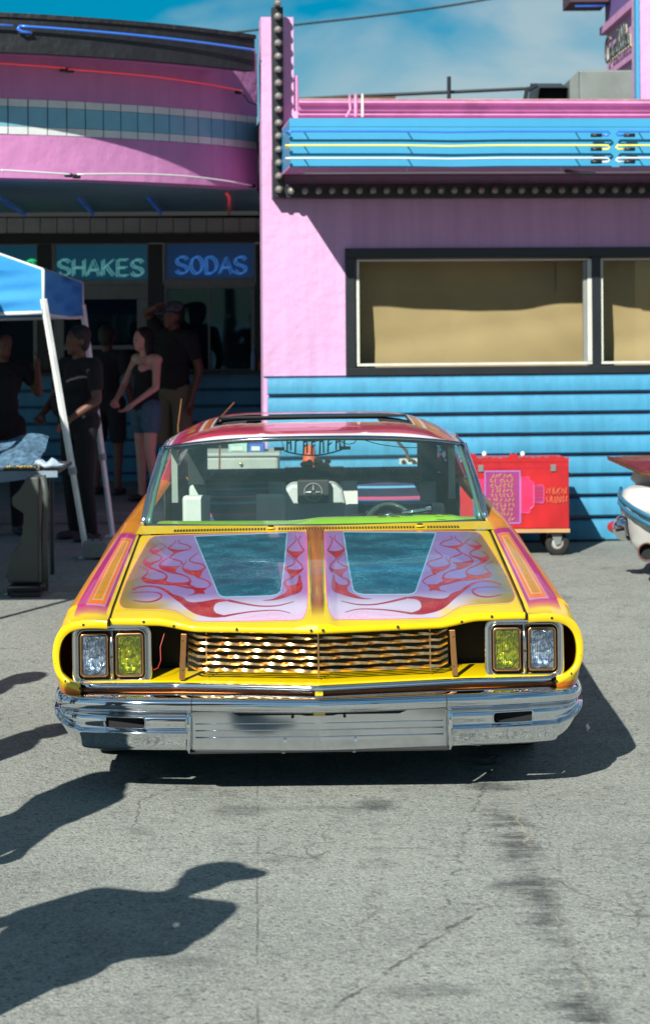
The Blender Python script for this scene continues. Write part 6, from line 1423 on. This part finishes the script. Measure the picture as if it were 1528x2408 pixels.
    if top:
        m_ = MB(); tor(m_, .011)
        if tank: m_ = MB(); m_.ell(J['chest'] - Vector((0, 0, .03)), (.155 * sw + .008, .115, .13)); m_.ell(J['waist'], (.135 * sw + .008, .105, .15)); m_.cap(J['chest'] - Vector((0, 0, .02)), J['pelvis'], .13 * sw, .135); m_.ell(J['chest'] + Vector((0, -.075, .0)), (.115, .065, .07)); m_.cap(J['chest'] + Vector((-.08, -.03, .03)), J['neck'] + Vector((-.06, 0, -.02)), .022, .018); m_.cap(J['chest'] + Vector((.08, -.03, .03)), J['neck'] + Vector((.06, 0, -.02)), .022, .018)
        elif sleeves:
            for s in 'LR': arm(m_, s, sleeves if sleeves < 1 else 1, .014)
        remesh(m_.build('shirt', top, p, smooth=True), vox, 3)
    if bottom:
        m_ = MB(); m_.ell(J['pelvis'] - Vector((0, 0, .02)), (.162 + belly * .5, .125 + belly * .4, .12)); 
        for s in 'LR': leg(m_, s, legs, .016)
        remesh(m_.build('trousers' if legs > 1.5 else 'shorts', bottom, p, smooth=True), vox, 3)
    sm_ = MB()
    for s in 'LR': a = J['an' + s]; sm_.cap(a + Vector((0, .035, -.052)), a + Vector((0, -.135, -.058)), .042, .036)
    sm_.v = [(x, y, max(z, .003)) for x, y, z in sm_.v]; remesh(sm_.build('shoes', pbr('shoe_dark', (.03, .03, .035), .7), p, smooth=True), vox, 2)
    if hair:
        m_ = MB(); m_.ell(hd + up * .048 - f * .020, (.086, .098, .090), 16, 10, Rf); m_.ell(hd - f * .045 + up * .0, (.080, .062, .095), 14, 9, Rf)
        if long_hair:
            for s in (-1, 1): m_.cap(hd + rt * s * .062 + up * .03 - f * .01, hd + rt * s * .075 - up * .14 - f * .02, .032, .024); m_.cap(hd + rt * s * .05 - up * .05 - f * .05, hd + rt * s * .06 - up * .22 - f * .06, .045, .03)
            m_.ell(hd - f * .06 - up * .06, (.075, .05, .10), 12, 8, Rf)
        remesh(m_.build('hair', hair, p, smooth=True), vox, 3)
    if capm:
        m_ = MB(); m_.ell(hd + up * .062 - f * .004, (.088, .103, .078), 18, 10, Rf); m_.v = [(x, y, max(z, hd.z + .045)) for x, y, z in m_.v]
        c_ = m_.build('cap', capm, p, smooth=True)
        vs = []; n = 10
        for i in range(n + 1):
            a = R(-75 + 150 * i / n); base_ = hd + up * .055 + f * .085 * math.cos(a) + rt * .08 * math.sin(a); vs += [base_, base_ + f * (.085 * math.cos(a) + .01) - up * .012 + rt * .01 * math.sin(a)]
        m2 = MB().add(vs, [(2 * i, 2 * i + 1, 2 * i + 3, 2 * i + 2) for i in range(n)]); o = m2.build('cap_peak', capm, c_, smooth=True); so_ = o.modifiers.new('solid', 'SOLIDIFY'); so_.thickness = .006
    return p
blk = pbr('black_cotton', (.010, .011, .013), .9, bump=.2); khaki = pbr('khaki_cotton', (.16, .14, .09), .9, var=.1); denim = pbr('denim', (.07, .14, .20), .9, var=.15, vscale=20); hairb = pbr('black_hair', (.008, .007, .007), .6, bump=.6, bscale=60)
sk1 = skinm('tan', (.30, .14, .10)); sk2 = skinm('brown', (.13, .055, .035))
gw = G(345, 1205); sc0 = Vector((0, 0, .10))
person('woman in a black tank top and denim shorts, looking left in the shade', (P(345, 1100, 18.3).x, 18.3, .10), R(-50), 1.60,
       dict(elL=(-.21, -.12, 1.15), wrL=(-.08, -.30, 1.02), elR=(.23, -.04, 1.14), wrR=(.17, -.28, .98), face=(-.1, -1, -.05), head=(-.01, -.03, 1.60), knR=(.12, -.04, .51), knL=(-.12, .02, .51)), skinm('light', (.62, .33, .26)), blk, 0, denim, .42, hairb, True, female=True, tank=True)
person('man in a black shirt and patterned cap shading his face with a raised arm', (P(412, 1100, 18.8).x, 18.8, .10), R(-40), 1.83,
       dict(shL=(-.17, -.01, 1.45), elL=(-.24, -.10, 1.64), wrL=(-.03, -.20, 1.68), elR=(.26, .05, 1.13), wrR=(.24, -.03, .88), face=(-.3, -1, -.1)), sk2, blk, .55, khaki, 1.0, hairb, False, pbr('patterned_cap', (.10, .11, .13), .8, var=.9, vscale=30), belly=.03)
person('heavy man in black shirt and trousers behind the near canopy leg', (P(188, 1200, 16.2).x, 16.2, 0), R(-50), 1.74,
       dict(elL=(-.27, -.06, 1.14), wrL=(-.16, -.24, 1.02), elR=(.29, -.02, 1.14), wrR=(.22, -.22, 1.00), shL=(-.21, .01, 1.41), shR=(.21, .01, 1.41), face=(-.2, -1, -.1)), sk2, blk, .6, pbr('black_trousers', (.008, .008, .010), .9), 2.0, hairb, False, belly=.08)
person('person in dark clothes raising a bent arm at the left edge behind the table', (P(10, 1200, 16.6).x, 16.6, 0), R(20), 1.70,
       dict(elR=(.30, -.02, 1.20), wrR=(.27, -.12, 1.42), elL=(-.25, 0, 1.13), face=(.4, -1, 0)), sk2, blk, .5, pbr('black_trousers', (.008, .008, .010), .9), 2.0, hairb)
person('person in dark shorts standing in the shade between the heavy man and the woman', (P(255, 1150, 19.0).x, 19.0, .10), R(160), 1.62,
       dict(face=(0, -1, 0)), skinm('mid', (.11, .05, .035)), pbr('dark_grey_cotton', (.012, .014, .018), .9), .5, pbr('charcoal_cotton', (.015, .017, .022), .9), .8, hairb)
# onlookers outside the left edge, whose shadows fall into the photograph
def onlooker(lb, x, y, rz, H, **k): return person(lb, (x, y, 0), rz, H, vox=.014, group='onlookers beyond the left edge', **k)
onlooker('onlooker with a peaked cap and a hand held out, near the camera on the left', -1.52, 4.57, R(157), 1.74, lean=(-.145, -.06), pose=dict(shL=(-.215, .01, 1.40), shR=(.215, .01, 1.40), elL=(-.30, .02, 1.15), wrL=(-.22, -.12, .98), elR=(.33, .04, 1.14), wrR=(.26, -.12, .96), face=(-.92, -.39, .02)), skin=sk1, top=blk, sleeves=.6, bottom=khaki, legs=1.0, capm=blk, belly=.13)
onlooker('onlooker in black beside the car front on the left', -1.62, 6.10, R(100), 1.72, skin=sk1, top=blk, sleeves=.5, bottom=denim, legs=2.0, hair=hairb, belly=.03)
onlooker('onlooker in grey standing off the front wheel on the left', -2.02, 7.05, R(80), 1.60, skin=sk2, top=pbr('grey_cotton', (.2, .2, .2), .9), sleeves=.5, bottom=denim, legs=2.0, hair=hairb)
onlooker('onlooker in white farther along the left side', -2.36, 8.25, R(70), 1.66, skin=sk1, top=pbr('white_cotton', (.6, .6, .6), .9), sleeves=.5, bottom=blk, legs=2.0, hair=hairb)

# ------------------------------------------------------------------ across the street, seen only mirrored in glass and chrome
ho = empty('street_house', 'low house with tiled roof across the street, mirrored in the shop glass', 'house')
MB().box(-22, -6.5, -32, -24, 0, 2.6).box(1, 16, -32, -24, 0, 3.2).build('wall', pbr('tan_wall', (.30, .24, .18), .9, var=.1), ho)  # right-hand block is added to keep the window's mirrored view dark
MB().add([(-23, -33, 2.6), (-6, -33, 2.6), (-6, -23, 2.6), (-23, -23, 2.6), (-19, -28, 4.4), (-10, -28, 4.4)], [(3, 2, 5, 4), (1, 0, 4, 5), (0, 3, 4), (2, 1, 5), (0, 1, 2, 3)]).build('roof', pbr('roof_tiles', (.10, .06, .05), .9, var=.5, vscale=6), ho)
for x in (-18, -12, 4, 9): MB().box(x, x + 1.6, -24.02, -23.98, 1.0, 2.2).build('window', dark, ho)
random.seed(2)
for (x, y, h) in ((7, -20, 7.5), (-3, -21, 4.0), (20, -26, 8.5)):
    tr = empty('palm_tree', 'palm tree across the street %s' % {7: 'in front of the flat block', -3: 'in the gap beside the tiled house', 20: 'farthest to the right, the tallest'}[x], 'tree', (x, y, 0))
    MB().tube([(0, 0, 0), (.1, 0, h * .4), (.05, .1, h * .8), (0, .1, h)], [.22, .17, .15, .13], 10).build('trunk', pbr('palm_trunk', (.12, .09, .06), .95, var=.3, vscale=9), tr, smooth=True)
    mb = MB()
    for k in range(26):
        a = k * 2.4; el = random.uniform(-.5, 1.0); L_ = random.uniform(1.6, 2.3); prev = []
        for s in range(7):
            t = s / 6; r_ = L_ * t; z = h + r_ * math.sin(el) * (1 - t * .3) - 1.1 * t * t * L_ * .5; w = .28 * math.sin(math.pi * min(1, t + .12)) + .02
            c = Vector((r_ * math.cos(a) * math.cos(el * .6), .1 + r_ * math.sin(a) * math.cos(el * .6), z)); sd = Vector((-math.sin(a), math.cos(a), 0)) * w
            prev += [c - sd - Vector((0, 0, w * .5)), c, c + sd - Vector((0, 0, w * .5))]
        mb.add(prev, [(3 * s + j, 3 * s + j + 1, 3 * s + j + 4, 3 * s + j + 3) for s in range(6) for j in range(2)])
    mb.build('crown', pbr('palm_leaf', (.05, .09, .03), .7, var=.3), tr)
